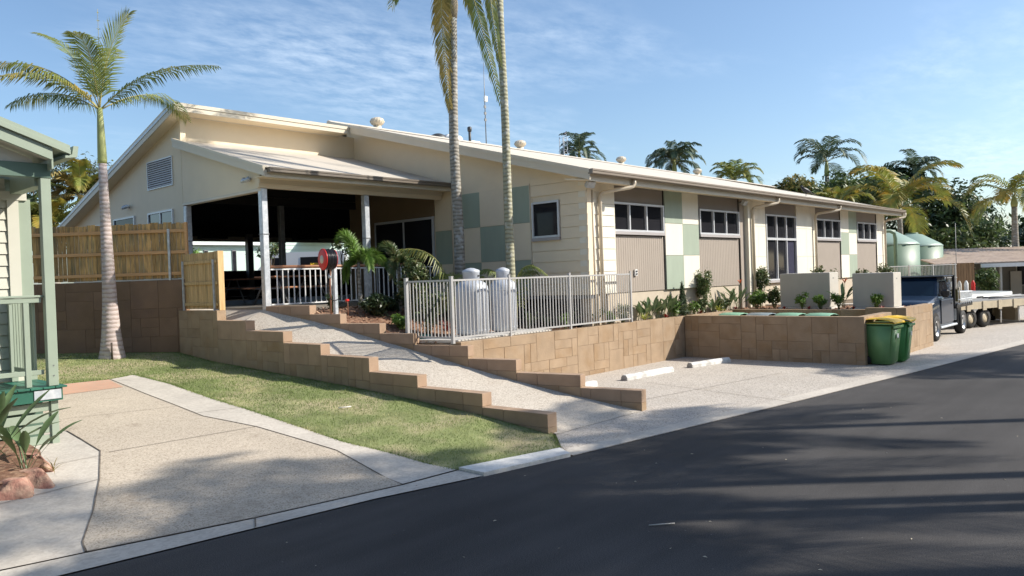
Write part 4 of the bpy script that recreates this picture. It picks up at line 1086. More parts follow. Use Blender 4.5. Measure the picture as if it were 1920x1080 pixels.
# ------------------------------------------------------------------ fire hose reel
hr = thing('fire_hose_reel', 'red fire hose reel with coiled black hose on a steel post', 'hose reel', (9.72, 13.97, 1.62), 0)
q = MB(); q.cbox(-.04, .04, -.04, .04, 0, 1.38, .006); obj('post', q, galv, hr)
RM = Matrix.Translation((-.10, -.05, 1.20)) @ Matrix.Rotation(-.17, 4, 'Z')
q = MB(); q.lathe([(.0, -.215), (.13, -.215), (.22, -.205), (.226, -.195), (.226, -.185), (.12, -.18)], 0, 0, 36, 'x'); q.xf(RM); disc = obj('front_disc', q, red_p, hr)
q = MB(); q.lathe([(0, -.225), (.085, -.223), (.09, -.214)], 0, 0, 24, 'x'); q.xf(RM); obj('hub', q, hub_m, disc)
q = MB(); q.lathe([(.0, .045), (.20, .045), (.205, .055), (.0, .06)], 0, 0, 36, 'x'); q.xf(RM); obj('rear_disc', q, red_p, hr)
q = MB()
for k in range(8):
    xx = -.17+k*.027; pts = [(xx, math.cos(a)*(.203+.006*math.sin(k*2.1)), math.sin(a)*(.203+.006*math.sin(k*2.1))) for a in np.linspace(0, 2*math.pi, 25)]
    q.tube(pts, .0145, 6, caps=False)
q.xf(RM); obj('coiled_hose', q, hose_m, hr)
q = MB(); q.tube([(-.28, -.12, 1.1), (-.30, -.16, .85), (-.26, -.14, .5), (-.20, -.12, .36), (-.1, -.1, .32), (0, -.1, .35)], .012, 6); obj('hose_tail', q, hose_m, hr)
q = MB(); q.tube([(-.10, .03, 0), (-.10, .03, .75), (-.10, 0, .95), (-.08, -.03, 1.15)], .017, 8); obj('riser_pipe', q, copper, hr)
q = MB(); q.lathe([(.03, .80), (.035, .84), (.02, .9)], -.1, .03, 10); obj('valve', q, galv, hr)
tp = thing('garden_tap', 'small garden tap with red handle behind the hose reel post', 'tap', (10.05, 14.0, 1.6))
q = MB(); q.tube([(0, 0, 0), (0, 0, .30), (-.05, 0, .30)], .012, 6); obj('pipe', q, copper, tp)
q = MB(); q.cbox(-.05, .03, -.03, .03, .31, .36, .01); obj('handle', q, red_p, tp)

# ------------------------------------------------------------------ wheel stops
def wheel_stop(p, q_, label):
    a = Vector(p); b = Vector(q_); L = (b-a).length
    t = thing('wheel_stop', label, 'wheel stop', (a.x, a.y, .008), math.atan2(b.y-a.y, b.x-a.x), 'white concrete wheel stops')
    m_ = MB(); m_.prism([(-.085, 0), (.085, 0), (.08, .07), (.045, .115), (-.045, .115), (-.08, .07)], 'x', .0, L); obj('bar', m_, stop_m, t, fix=True)
    m_ = MB(); m_.prism([(-.08, 0), (.08, 0), (.075, .065), (.042, .11), (-.042, .11), (-.075, .065)], 'x', -.012, -.001); obj('end_face', m_, mat('stop_end', (.32, .31, .30), .8), t, fix=True)
stop_m = mat('stop_paint', (0.66, 0.655, 0.63), 0.8, 0.10, 9, 0.3, 50, col2=(0.45, 0.43, 0.40), scale2=5)
wheel_stop((13.94, 9.56), (15.72, 9.48), 'white wheel stop nearest the ramp wall, in full view')
wheel_stop((16.53, 9.45), (18.0, 9.22), 'white wheel stop lying beside the bin store wall')
wheel_stop((11.6, 9.7), (12.95, 9.62), 'white wheel stop mostly hidden behind the end of the stepped wall')

# ------------------------------------------------------------------ wheelie bins
def wheelie(loc, rz, label, body, lid, group='green wheelie bins', sc=1.0):
    t = thing('wheelie_bin', label, 'wheelie bin', loc, rz, group)
    # local: front to -y, back (wheels) to +y ; width x .58, depth .72, height 1.05
    q = MB(); n_ = 5
    w0, w1, d0, d1 = .24, .285, .24, .345
    bot = [(-w0, -d0), (w0, -d0), (w0, d0-.03), (-w0, d0-.03)]; top = [(-w1, -d1), (w1, -d1), (w1, d1), (-w1, d1)]
    bm = bmesh.new(); vs = [bm.verts.new((x, y, .02)) for x, y in bot] + [bm.verts.new((x, y, .93)) for x, y in top]
    for f_ in ((3, 2, 1, 0), (4, 5, 6, 7), (0, 1, 5, 4), (1, 2, 6, 5), (2, 3, 7, 6), (3, 0, 4, 7)): bm.faces.new([vs[i] for i in f_])
    bmesh.ops.bevel(bm, geom=bm.edges[:], offset=.035, segments=3, affect='EDGES'); q.addbm(bm, True); bm.free()
    obj('body', q, body, t)
    q = MB(); q.cbox(-.30, .30, -.365, .36, .925, .965, .012); obj('rim', q, body, t)
    q = MB()
    prof = [(-.395, .955), (-.39, 1.005), (-.25, 1.045), (0.0, 1.075), (.22, 1.06), (.34, 1.015), (.37, .965)]
    rr = [(-.31), (-.29), (0), (.29), (.31)]
    base = len(q.v)
    for y, z_ in prof:
        for x, dz in ((-.31, -.02), (-.28, 0.0), (0, .008), (.28, 0.0), (.31, -.02)): q.v.append((x, y, max(z_+dz, .955)))
    for j in range(len(prof)-1):
        for i in range(4): q.f.append((base+j*5+i, base+j*5+i+1, base+(j+1)*5+i+1, base+(j+1)*5+i)); q.sm.append(True)
    q.box(-.31, .31, -.392, .37, .956, .963)
    obj('lid', q, lid, t)
    q = MB(); q.box(-.05, .05, -.349, -.343, .62, .72); obj('label_plate', q, white_p, t)
    q = MB(); q.tube([(-.26, .34, .90), (-.26, .43, .95), (.26, .43, .95), (.26, .34, .90)], .016, 8); obj('handle', q, body, t)
    q = MB(); q.cbox(-.30, .30, -.372, -.352, .84, .90, .008); obj('lifting_comb', q, body, t)
    for s_ in (-1, 1):
        q = MB(); q.lathe([(.04, -.022), (.10, -.025), (.10, .025), (.04, .022)], .27, .10, 18, 'x'); q.xf(Matrix.Translation((s_*.245, 0, 0))); wh = obj('wheel', q, rubber, t)
        q = MB(); q.lathe([(.04, -.028), (.04, .028)], .27, .10, 12, 'x'); q.xf(Matrix.Translation((s_*.245, 0, 0))); obj('hub', q, valve_m, wh)
    q = MB(); q.box(-.245, .245, .255, .285, .085, .115); obj('axle', q, galv_d, t)
    return t
b1 = wheelie((19.02, 5.86, .008), math.radians(-4), 'green wheelie bin with bright yellow lid nearest the bin store wall', bin_green, bin_lid_y)
b2 = wheelie((19.72, 5.78, .008), math.radians(4), 'second green bin, half hidden behind the nearer yellow lidded bin', bin_green2, bin_lid_y)
lids = [('green lidded bin standing in the store, nearest the garden', bin_lid_g), ('grey lidded bin between green lids inside the store', bin_lid_b), ('green lidded bin beside the grey lidded one in the store', bin_lid_g), ('green lidded bin in the store nearest the wheelie bins outside', bin_lid_g)]
for k, (lb, lm) in enumerate(lids):
    wheelie((19.45, 9.75-k*.78, .08), math.radians(90), lb, bin_green, lm, 'bins standing inside the block bin store')

# ------------------------------------------------------------------ grey rendered boxes on the garden bed
def rbox(x0, x1, y0, y1, z1, label):
    t = thing('rendered_box', label, 'utility box', (x0, y0, 1.08), 0, 'grey rendered boxes in the garden bed')
    q = MB(); q.cbox(0, x1-x0, 0, y1-y0, .06, z1-1.08, .012); obj('body', q, box_grey, t)
    q = MB(); q.box(-.05, x1-x0+.05, -.05, y1-y0+.05, 0, .055); obj('base_slab', q, slab_w, t)
    q = MB(); q.box(.25, .33, -.004, -.001, z1-1.08-.18, z1-1.08-.15); obj('label_plate', q, galv_d, t)
rbox(22.80, 23.50, 8.42, 9.90, 2.13, 'left grey rendered box in front of the tall window')
rbox(22.60, 23.28, 6.64, 7.72, 2.08, 'right grey rendered box beside the blue truck bonnet')

# ------------------------------------------------------------------ foliage builders
def leaf_cloud(q, centers, n, size, asp=.45, r=nr, up=.35, shell=.55, dirs=None):
    """centers: list of (c, (rx,ry,rz)); n leaves in all"""
    wts = np.array([(a[1][0]*a[1][1]*a[1][2])**(2/3) for a in centers]); wts /= wts.sum()
    cnt = (wts*n).astype(int)+1
    Vs = []
    for (c, rad), m_ in zip(centers, cnt):
        d = r.normal(size=(m_, 3)); d /= np.linalg.norm(d, axis=1)[:, None]
        rr_ = (shell + (1-shell)*r.rand(m_))[:, None]*np.where(r.rand(m_) < .25, r.rand(m_), 1)[:, None]
        P = np.array(c) + d*rr_*np.array(rad)
        nrm = d*.7 + r.normal(size=(m_, 3))*.55 + np.array([0, 0, up]); nrm /= np.linalg.norm(nrm, axis=1)[:, None]
        t = np.cross(nrm, r.normal(size=(m_, 3))); t /= np.linalg.norm(t, axis=1)[:, None]; b = np.cross(nrm, t)
        s_ = (size*(.6+.8*r.rand(m_)))[:, None]
        bend = nrm*s_*.18
        Vs.append(np.stack([P-t*s_, P-b*s_*asp-bend*.3, P+t*s_-bend, P+b*s_*asp-bend*.3], 1))
    V = np.concatenate(Vs).reshape(-1, 3)
    F = np.arange(len(V)).reshape(-1, 4)
    return V, F
def crown_obj(parent, centers, n, size, m, name='crown', asp=.45, up=.35, shell=.55):
    V, F = leaf_cloud(None, centers, n, size, asp, nr, up, shell)
    o = bpy.data.objects.new(name, numesh(name, V, F, m)); COL.objects.link(o); o.parent = parent; return o
def lobes(rx, rz, n, zc, seed, sub=.48):
    r = random.Random(seed); out = []
    for k in range(n):
        a = r.uniform(0, 6.283); e = r.uniform(-.5, 1.0); rr_ = r.uniform(.35, .8)
        x = math.cos(a)*math.cos(e)*rx*rr_; y = math.sin(a)*math.cos(e)*rx*rr_; z_ = zc + math.sin(e)*rz*rr_
        s_ = r.uniform(sub*.6, sub*1.1); out.append(((x, y, z_), (rx*s_, rx*s_, rz*s_*.85)))
    return out
def tree(loc, label, rx, rz, zc, n, size, m, seed, trunk_r=.18, nl=12, group=None, asp=.45, shell=.5, m2=None, frac=.3):
    t = thing('tree', label, 'tree', loc, 0, group)
    ls = lobes(rx, rz, nl, zc, seed)
    q = MB(); q.tube([(0, 0, -.3), (.05, .03, zc*.35), (-.04, .05, zc*.7), (0, 0, zc)], [trunk_r, trunk_r*.8, trunk_r*.6, trunk_r*.35], 8); obj('trunk', q, bark, t)
    q = MB()
    for (c, rd) in ls[:8]: q.tube([(0, 0, zc*.5), (c[0]*.4, c[1]*.4, (zc*.5+c[2])*.5+.1), c], [trunk_r*.4, trunk_r*.25, trunk_r*.1], 5)
    obj('limbs', q, bark, t)
    if m2:
        k = max(1, int(nl*frac)); crown_obj(t, ls[k:], int(n*(1-frac)), size, m, asp=asp, shell=shell); crown_obj(t, ls[:k], int(n*frac), size, m2, asp=asp, shell=shell)
    else: crown_obj(t, ls, n, size, m, asp=asp, shell=shell)
    return t

def frond_geo(pts, L, n, seed, droop=.5, vee=.35, w=.03, plumose=False, tipk=.35, side=None, sweep=.5):
    """pts: 3-4 control points of the rachis curve (Bezier-like through de Casteljau). returns leaf MB and rachis MB"""
    r = random.Random(seed)
    pts = [Vector(p) for p in pts]
    def bez(t):
        P = list(pts)
        while len(P) > 1: P = [a*(1-t)+b*t for a, b in zip(P, P[1:])]
        return P[0]
    lf_, rc = MB(), MB()
    N_ = 14
    cl = [bez(k/N_) for k in range(N_+1)]
    total = sum((b-a).length for a, b in zip(cl, cl[1:]))
    rc.tube(cl, [max(.004, .018*total/3*(1-k/N_*.85)) for k in range(N_+1)], 5)
    for k in range(n):
        t = .10 + .90*(k+.5)/n
        p = bez(t); d = (bez(min(1, t+.02))-bez(t-.02)).normalized()
        up_ = Vector((0, 0, 1)); sd = d.cross(up_)
        if side is not None or sd.length < .15: sd = (side or Vector((1, 0, 0))) - d*d.dot(side or Vector((1, 0, 0)))
        sd.normalize(); nn = sd.cross(d).normalized()
        env = math.sin(math.pi*min(1, (t*.86+.10)))**.6
        if t > .85: env = max(env, tipk)
        for s_ in (-1, 1):
            ll = L*env*r.uniform(.85, 1.1)
            v = vee + r.uniform(-.12, .12)
            if plumose: v = r.uniform(-1.2, 1.2)
            dirv = (sd*s_*math.cos(v) + nn*math.sin(v)).normalized()
            dirv = (dirv*(1-sweep*.6) + d*(sweep*.7+t*.5)).normalized()
            a = p; b = p + dirv*ll*.55 - up_*ll*droop*.18*r.uniform(.7, 1.3); c = b + (dirv*.6 - up_*droop).normalized()*ll*.45*r.uniform(.85, 1.1)
            wv = d*w*.5*(.8+.4*r.random())
            i = len(lf_.v)
            lf_.v += [tuple(a-wv*.6), tuple(a+wv*.6), tuple(b+wv), tuple(b-wv), tuple(c)]
            lf_.f += [(i, i+1, i+2, i+3), (i+3, i+2, i+4)]; lf_.sm += [False, False]
    return lf_, rc
def frond(parent, pts, L, n, seed, m, **kw):
    a, b = frond_geo(pts, L, n, seed, **kw)
    o = obj('frond', a, m, parent); obj('rachis', b, rachis_m, o); return o
def dirpt(az, r_, z): return (math.cos(az)*r_, math.sin(az)*r_, z)
def palm(loc, label, h, r0, r1, nf, FL, LL, m, seed, name='palm_tree', trunk=None, shaft=True, nleaf=34, group=None, lean=(0, 0), lw_=.05, cat='palm tree', droop=.5, elev=(.1, 1.3), gold=0, mg=None, arch=1.0):
    r = random.Random(seed)
    t = thing(name, label, cat, loc, 0, group)
    top = Vector((lean[0], lean[1], h))
    q = MB(); pts = []; rad = []
    for k in range(9):
        f_ = k/8; pts.append(Vector((lean[0]*f_**1.3, lean[1]*f_**1.3, h*f_ - (.2 if k == 0 else 0)))); rad.append(r0*(1-f_)**2*.5 + r1 + (r0-r1)*.5*(1-f_))
    q.tube(pts, rad, 12); obj('trunk', q, trunk or trunk_grey, t)
    if shaft:
        q = MB(); q.tube([top+Vector((0, 0, -.02)), top+Vector((0, 0, h*.03)), top+Vector((0, 0, h*.08)), top+Vector((0, 0, h*.12))], [r1*1.1, r1*1.25, r1*.95, r1*.5], 12); obj('crownshaft', q, shaft_green, t)
        top = top + Vector((0, 0, h*.11))
    for k in range(nf):
        az = k*2.39996 + r.uniform(-.2, .2); el = elev[0] + (elev[1]-elev[0])*((k+.5)/nf) + r.uniform(-.1, .1)
        F = FL*r.uniform(.72, 1.15); el += r.uniform(-.22, .22); arch_k = arch*r.uniform(.6, 1.5)
        a = top; c1 = top + Vector(dirpt(az, math.cos(el)*F*.5, math.sin(el)*F*.55+.1*F)); tip_r = F*(.62+.25*math.cos(el)); tz = math.sin(el)*F*.62 - .38*F*arch_k*(1-el/1.8)
        c2 = top + Vector(dirpt(az, tip_r*.85, max(tz, math.sin(el)*F*.5)+.06*F)); e_ = top + Vector(dirpt(az, tip_r, tz))
        frond(t, [a, c1, c2, e_], LL, nleaf, seed*100+k, (mg if (mg and r.random() < gold) else m), droop=droop, w=lw_)
    return t

# ------------------------------------------------------------------ near palm on the lawn (left)
pl = thing('palm_tree', 'slender king palm with pinkish ringed trunk growing on the lawn', 'palm tree', (6.80, 18.35, .80))
q = MB(); hh = 4.35
pts = [(0, 0, -.15), (0, 0, .0), (0, 0, .25), (.0, .0, .6), (0, .01, 1.2), (0, .02, 2.0), (-.01, .04, 3.0), (-.01, .06, 3.7), (-.01, .07, hh)]
q.tube(pts, [.30, .285, .235, .195, .155, .13, .11, .095, .085], 20); obj('trunk', q, trunk_pink, pl)
q = MB(); q.tube([(-.01, .07, hh), (-.01, .075, hh+.08), (-.01, .08, hh+.35), (-.01, .09, hh+.8), (-.01, .10, hh+1.25)], [.085, .098, .09, .075, .055], 14); obj('crownshaft', q, shaft_green, pl)
top = Vector((-.01, .10, hh+1.2))
u = Vector((.674, -.738, 0)); w_ = Vector((.738, .674, 0))
def P_(a, b, z_): return top + u*a + w_*b + Vector((0, 0, z_))
FR = [ # (tip a, depth, z), ctrl1, ctrl2, golden
 ([P_(0,0,0), P_(.10,.0,.9), P_(.35,.0,1.7), P_(.72,.0,2.12)], .62, palm_leaf, .25, .25),
 ([P_(0,0,0), P_(-.35,.1,.9), P_(-.7,.2,1.6), P_(-1.45,.3,1.82)], .60, palm_leaf, .3, .3),
 ([P_(0,0,0), P_(-.15,.5,1.0), P_(-.2,.8,1.5), P_(-.35,1.3,1.75)], .58, palm_leaf, .35, .3),
 ([P_(0,0,0), P_(.15,-.5,.9), P_(.3,-.9,1.3), P_(.3,-1.5,1.25)], .58, palm_leaf, .4, .3),
 ([P_(0,0,0), P_(-.55,-.1,.75), P_(-1.3,-.2,1.25), P_(-2.45,-.2,1.0)], .66, palm_gold, .8, .15),
 ([P_(0,0,0), P_(-.7,.3,.45), P_(-1.5,.5,.75), P_(-2.35,.6,.35)], .60, palm_leaf, .9, .1),
 ([P_(0,0,0), P_(.55,.05,.55), P_(1.2,.1,1.1), P_(2.62,.1,.92)], .46, palm_leaf, .9, .1),
 ([P_(0,0,0), P_(.5,.9,.7), P_(.9,1.5,.8), P_(1.0,2.3,.2)], .55, palm_leaf, .7, .2),
 ([P_(0,0,0), P_(-.3,-.8,.6), P_(-.8,-1.5,.7), P_(-1.2,-2.1,.1)], .55, palm_gold, .7, .2),
]
for k, (pp, LL, mm_, dr_, ve_) in enumerate(FR):
    frond(pl, pp, LL*1.12, 56, 900+k, mm_, droop=dr_*1.1, vee=ve_, w=.036, sweep=.75 if k < 4 else .55)
frond(pl, [P_(0,0,0), P_(.03,.02,.8), P_(.03,.02,1.6), P_(.03,.02,2.25)], .08, 10, 950, palm_leaf, w=.02)
q = MB(); q.tube([(-.10, -.27, .0), (-.10, -.26, .38)], .02, 6); obj('stake', q, mat('stake_dark', (.08, .06, .045), .8), pl)

# two tall palms in the garden bed
def tall_palm(base, top, r0, r1, label, tm, hang, seed):
    t = thing('palm_tree', label, 'palm tree', base, 0, 'tall palms in the garden bed')
    b = Vector(top)-Vector(base); q = MB()
    q.tube([(0, 0, -.2)] + [tuple(b*(k/10) + Vector((.05*math.sin(k*.6), .03*math.sin(k*.9+seed), 0))) for k in range(11)], [r0*1.15] + [r0+(r1-r0)*(k/10) for k in range(11)], 16); obj('trunk', q, tm, t)
    q = MB(); q.tube([b+Vector((.05*math.sin(6), .03*math.sin(9+seed), -.02)), b+Vector((0, 0, .3)), b+Vector((0, 0, .7)), b+Vector((0, 0, 1.2))], [r1*1.08, r1*1.45, r1*1.2, r1*.6], 12); obj('crownshaft', q, shaft_brown, t)
    c = b + Vector((0, 0, 1.1))
    for k in range(11):
        az = k*2.4+seed; el = .15+.11*k; F = 2.6
        frond(t, [c, c+Vector(dirpt(az, math.cos(el)*1.2, math.sin(el)*1.5+.3)), c+Vector(dirpt(az, 2.0, math.sin(el)*1.5+.3)), c+Vector(dirpt(az, 2.5, math.sin(el)*1.5-.7))], .62, 34, seed*7+k, palm_leaf, droop=.7, w=.045)
    for k, (pp, mm_, LL) in enumerate(hang):
        frond(t, [c+Vector(p) for p in pp], LL, 70, seed*31+k, mm_, droop=.9, w=.075, vee=.25, sweep=.5, side=u.copy())
    return t
uu = lambda a, b, z_: tuple(u*a + w_*b + Vector((0, 0, z_)))
tall_palm((13.22, 13.88, 1.08), (13.45, 13.95, 8.75), .140, .100, 'left tall palm with mottled grey trunk in front of the green panels', trunk_grey,
    [([(0, 0, -.2), uu(-.34, -.20, .1), uu(-.30, -.24, -1.6), uu(-.12, -.22, -3.35)], palm_gold_dry, .50),
     ([(0, 0, -.1), uu(.35, -.3, .5), uu(.62, -.3, -1.0), uu(1.12, -.35, -3.3)], palm_leaf, .42),
     ([(0, 0, -.1), uu(-.5, -.2, .5), uu(-1.0, -.2, .4), uu(-1.4, -.2, -.7)], palm_leaf, .40)], 3)
tall_palm((13.08, 12.0, 1.08), (13.22, 12.1, 9.0), .105, .082, 'right tall palm with slim lichen green trunk beside the gas cylinders', trunk_green,
    [([(0, 0, -.1), uu(-.4, -.2, .2), uu(-.32, -.2, -1.2), uu(-.06, -.2, -3.0)], palm_leaf, .34)], 5)

# palm trees across the road, whose shadows fall over the asphalt
for k, (x, y, h) in enumerate([(12.8, -5.7, 9.0), (16.0, -5.3, 9.0), (20.1, -5.6, 9.5), (15.3, -5.7, 10.6), (28.7, -5.9, 9.0), (11.0, -3.75, 7.5), (13.7, -4.4, 8.0), (13.6, -7.4, 9.2), (32.5, -10.0, 11.5)]):
    palm((x, y, 0), ['palm standing nearest the camera across the road', 'palm casting the broad crown shadow on the middle of the road', 'palm casting its shadow by the parking bay', 'tallest palm across the road, its shadow reaching the driveway', 'palm across the road opposite the blue truck', 'short palm across the road at the lower right corner', 'palm set back behind the others across the road', 'leafy palm casting the shade at the bottom of the picture', 'far palm across the road beyond the parking bay'][k],
         h, .2, .12, 17, 2.9, .85, palm_leaf, 500+k, group='palms across the road casting shadows', nleaf=26, lw_=.085, elev=(-.15, 1.2))

# ------------------------------------------------------------------ cabin at left
cb = thing('green_cabin', 'pale green weatherboard cabin with a small railed deck at the left edge', 'building', (3.45, 11.08, .35))
CW = dict(parent=cb, world=True)
YW = 12.3
# weatherboard wall
wl = MB(); wl.box(-3.0, 3.26, YW+.02, YW+.12, 1.0, 3.9); cw = obj('wall', wl, cab_cream, cb, world=True)
z = 1.12
while z < 3.72:
    q = MB(); q.prism([(YW-.022, z+.003), (YW-.004, z+.150), (YW+.019, z+.150), (YW+.019, z+.003)], 'x', -1.0, 3.26); obj('weatherboard', q, cab_cream, cw, world=True, fix=True); z += .158
q = MB(); q.box(3.262, 3.40, YW-.04, YW+.1, 1.0, 3.62); obj('corner_board', q, cab_cream, cb, world=True)
q = MB(); q.box(3.402, 3.55, YW-.02, YW+.1, 1.0, 3.62); obj('corner_post', q, cab_green, cb, world=True)
q = MB(); q.box(-3, 3.5, YW-.05, YW+.02, 3.60, 3.72); obj('wall_top_trim', q, cab_cream, cb, world=True)
# deck
x = -1.0
dk = MB(); dk.box(-1.0, 3.49, 11.10, 11.14, .93, 1.085); deck = obj('deck', dk, deck_green, cb, world=True)
q = MB(); q.box(3.45, 3.49, 11.142, YW, .93, 1.085); obj('deck_edge', q, deck_green, deck, world=True)
y = 11.09
while x < 3.45:
    q = MB(); q.cbox(x, x+.135, 11.07, YW-.05, 1.09, 1.115, .004); obj('deck_board', q, deck_green, deck, world=True); x += .142
q = MB(); q.box(3.16, 3.47, 11.088, 11.099, .955, 1.075); obj('metal_plate', q, galv, deck, world=True)
# skirt slats
for k, z0_ in enumerate((.80, .66, .52, .38)):
    q = MB(); q.cbox(-1.0, 3.36, 11.18, 11.21, z0_, z0_+.11, .004); obj('skirt_slat', q, cab_green, cb, world=True)
q = MB(); q.box(-1, 3.40, 11.6, 11.62, .3, .93); obj('skirt_backing', q, cab_gdark, cb, world=True)
q = MB(); q.cbox(3.362, 3.45, 11.15, 11.24, .28, .93, .005); obj('corner_stump', q, cab_green, cb, world=True)
# post, railing
q = MB(); q.cbox(3.335, 3.455, 11.11, 11.21, 1.118, 3.78, .006); pp = obj('post', q, cab_green, cb, world=True)
for z_ in (1.25, 1.38): q = MB(); q.lathe([(.009, -.003), (.009, 0)], 0, 0, 8, 'x'); q.xf(Matrix.Translation((3.40, 11.107, z_)) @ Matrix.Rotation(math.pi/2, 4, 'Z')); obj('bolt', q, galv_d, pp, world=True)
rl = MB(); rl.cbox(-1.0, 3.33, 11.16, 11.24, 2.255, 2.285, .006); rl.cbox(-1.0, 3.31, 11.175, 11.225, 2.19, 2.252, .005); crail = obj('railing', rl, cab_green, cb, world=True)
q = MB(); q.cbox(-1, 3.31, 11.18, 11.22, 1.27, 1.33, .004); obj('bottom_rail', q, cab_green, crail, world=True)
cbal = MB(); cbal.box(-.014, .014, -.012, .012, 0, .86); cbalm = mesh('baluster', cbal, cab_green); cinv = XF[cb].inverted()
for xx in (2.965, 2.62, 2.27, 1.92, 1.57): inst('baluster', cbalm, crail, cinv @ Vector((xx, 11.20, 1.332)))
q = MB(); q.cbox(3.10, 3.165, 11.17, 11.24, 1.12, 2.19, .004); obj('rail_post', q, cab_green, crail, world=True)
q = MB(); q.cbox(3.20, 3.28, 11.25, YW-.05, 2.255, 2.285, .005); obj('side_rail', q, cab_green, crail, world=True)
q = MB(); q.cbox(3.215, 3.265, 11.25, YW-.05, 1.27, 1.33, .005); obj('side_bottom_rail', q, cab_green, crail, world=True)
for k in range(9): inst('baluster', cbalm, crail, cinv @ Vector((3.24, 11.27+k*.115, 1.332)))
q = MB(); q.cbox(3.21, 3.29, YW-.13, YW-.05, 1.12, 2.25, .004); obj('rail_post', q, cab_green, crail, world=True)
# beam and gable roof with rake along X
q = MB(); q.cbox(-3, 3.46, 11.10, 11.22, 3.52+.26, 3.96, .005); obj('beam', q, cab_gdark, cb, world=True)
q = MB(); q.cbox(3.30, 3.45, 11.222, YW-.05, 3.68, 3.92, .005); obj('side_beam', q, cab_green, cb, world=True)
sl = .36
rz_ = lambda x: 4.04 + (3.60-x)*sl
q = MB(); q.prism([(3.42, rz_(3.42)-.12), (-1.5, rz_(-1.5)-.12), (-1.5, rz_(-1.5)+.03), (3.42, rz_(3.42)+.03)], 'y', 10.88, 10.92); rk = obj('barge_board', q, cab_green, cb, world=True, fix=True)
q = MB(); q.prism([(3.62, rz_(3.62)+.035), (-1.5, rz_(-1.5)+.035), (-1.5, rz_(-1.5)+.09), (3.62, rz_(3.62)+.09)], 'y', 10.84, 10.93); obj('barge_cap', q, cab_green, cb, world=True, fix=True)
q = MB(); q.prism([(3.62, rz_(3.62)+.095), (-1.5, rz_(-1.5)+.095), (-1.5, rz_(-1.5)+.15), (3.62, rz_(3.62)+.15)], 'y', 10.86, 10.97); obj('barge_flashing', q, cab_green, cb, world=True, fix=True)
q = MB(); q.prism([(3.62, rz_(3.62)+.06), (-1.5, rz_(-1.5)+.06), (-1.5, rz_(-1.5)+.12), (3.62, rz_(3.62)+.12)], 'y', 10.98, 17.0); obj('roof', q, cab_green, cb, world=True, fix=True)
q = MB(); q.prism([(3.42, rz_(3.42)-.10), (-1.5, rz_(-1.5)-.10), (-1.5, rz_(-1.5)-.08), (3.42, rz_(3.42)-.08)], 'y', 10.92, YW); obj('soffit', q, cab_cream, cb, world=True, fix=True)
q = MB(); q.prism([(3.56, 4.02), (3.70, 4.04), (3.72, 4.18), (3.66, 4.18), (3.64, 4.07), (3.56, 4.05)], 'y', 10.86, 17.0); obj('gutter', q, cab_green, cb, world=True, fix=True)
q = MB(); q.box(3.42, 3.44, 10.93, 17, 3.88, 4.05); obj('fascia', q, cab_green, cb, world=True)
q = MB(); q.prism([(3.26, 3.9), (3.26, rz_(3.26)-.15), (-1.5, rz_(-1.5)-.15), (-1.5, 3.9)], 'y', 11.12, 11.2); obj('gable_infill', q, cab_cream, cb, world=True, fix=True)
q = MB(); q.box(-3, 3.5, YW+.12, 17, 1.0, 3.9); obj('side_wall', q, cab_green, cb, world=True)

# red rock edging
rbed = thing('rock_edging', 'red rock edging round the small planting bed in front of the cabin deck', 'rocks', (2.6, 9.3, .2))
ROCKP = [Vector(v_).normalized() for v_ in ((1, .2, .3), (-1, .3, .2), (.1, 1, .2), (.2, -1, .4), (0, .1, 1), (.8, -.7, .6), (-.7, -.6, .7), (-.5, .8, .5), (.6, .7, -.2), (.1, .3, -1))]
def rock(parent, c, s_, seed, rz=0):
    bm = bmesh.new(); bmesh.ops.create_icosphere(bm, subdivisions=4, radius=1)
    for v in bm.verts:
        p = v.co.copy()
        hh = (seed*12.9898) % 1.0
        for pn in ROCKP:
            dd_ = p.dot(pn) - (.62+.18*math.sin(seed*5+pn.x*9))
            if dd_ > 0: p -= pn*dd_
        nz = noise.noise(p*1.3+Vector((seed*7.1, 0, 0)))*.22 + noise.noise(p*4+Vector((seed, 3, 0)))*.09 + noise.noise(p*9+Vector((seed, 3, 5)))*.04
        v.co = Vector((p.x*s_[0], p.y*s_[1], p.z*s_[2]))*(1+nz)
    q = MB(); q.addbm(bm, True); bm.free(); q.xf(Matrix.Translation(c) @ Matrix.Rotation(rz, 4, 'Z')); return obj('rock', q, rock_m, parent, world=True)
for k, (x, y, sx, sy, sz, rz_r) in enumerate([(2.70, 9.58, .20, .36, .30, .35), (2.40, 9.28, .32, .26, .30, -.6), (2.02, 9.05, .26, .26, .26, -.4), (1.60, 9.05, .30, .22, .24, -.2), (2.88, 10.2, .13, .34, .22, .2), (1.1, 9.05, .30, .22, .22, 0)]):
    rock(rbed, (x, y, zg(0, y)+.05), (sx, sy, sz*.85), k+1, rz_r)
q = [(2.85, 9.8), (2.5, 9.35), (2.0, 9.2), (0.5, 9.2), (0.5, 11.2), (3.0, 11.15), (3.0, 10.4)]
struct(sheet('planting_bed_soil', q, mulch_bed, lambda x, y: zg(x, y)+.14+.03*noise.noise(Vector((x*5, y*5, 1))), .15, 0))

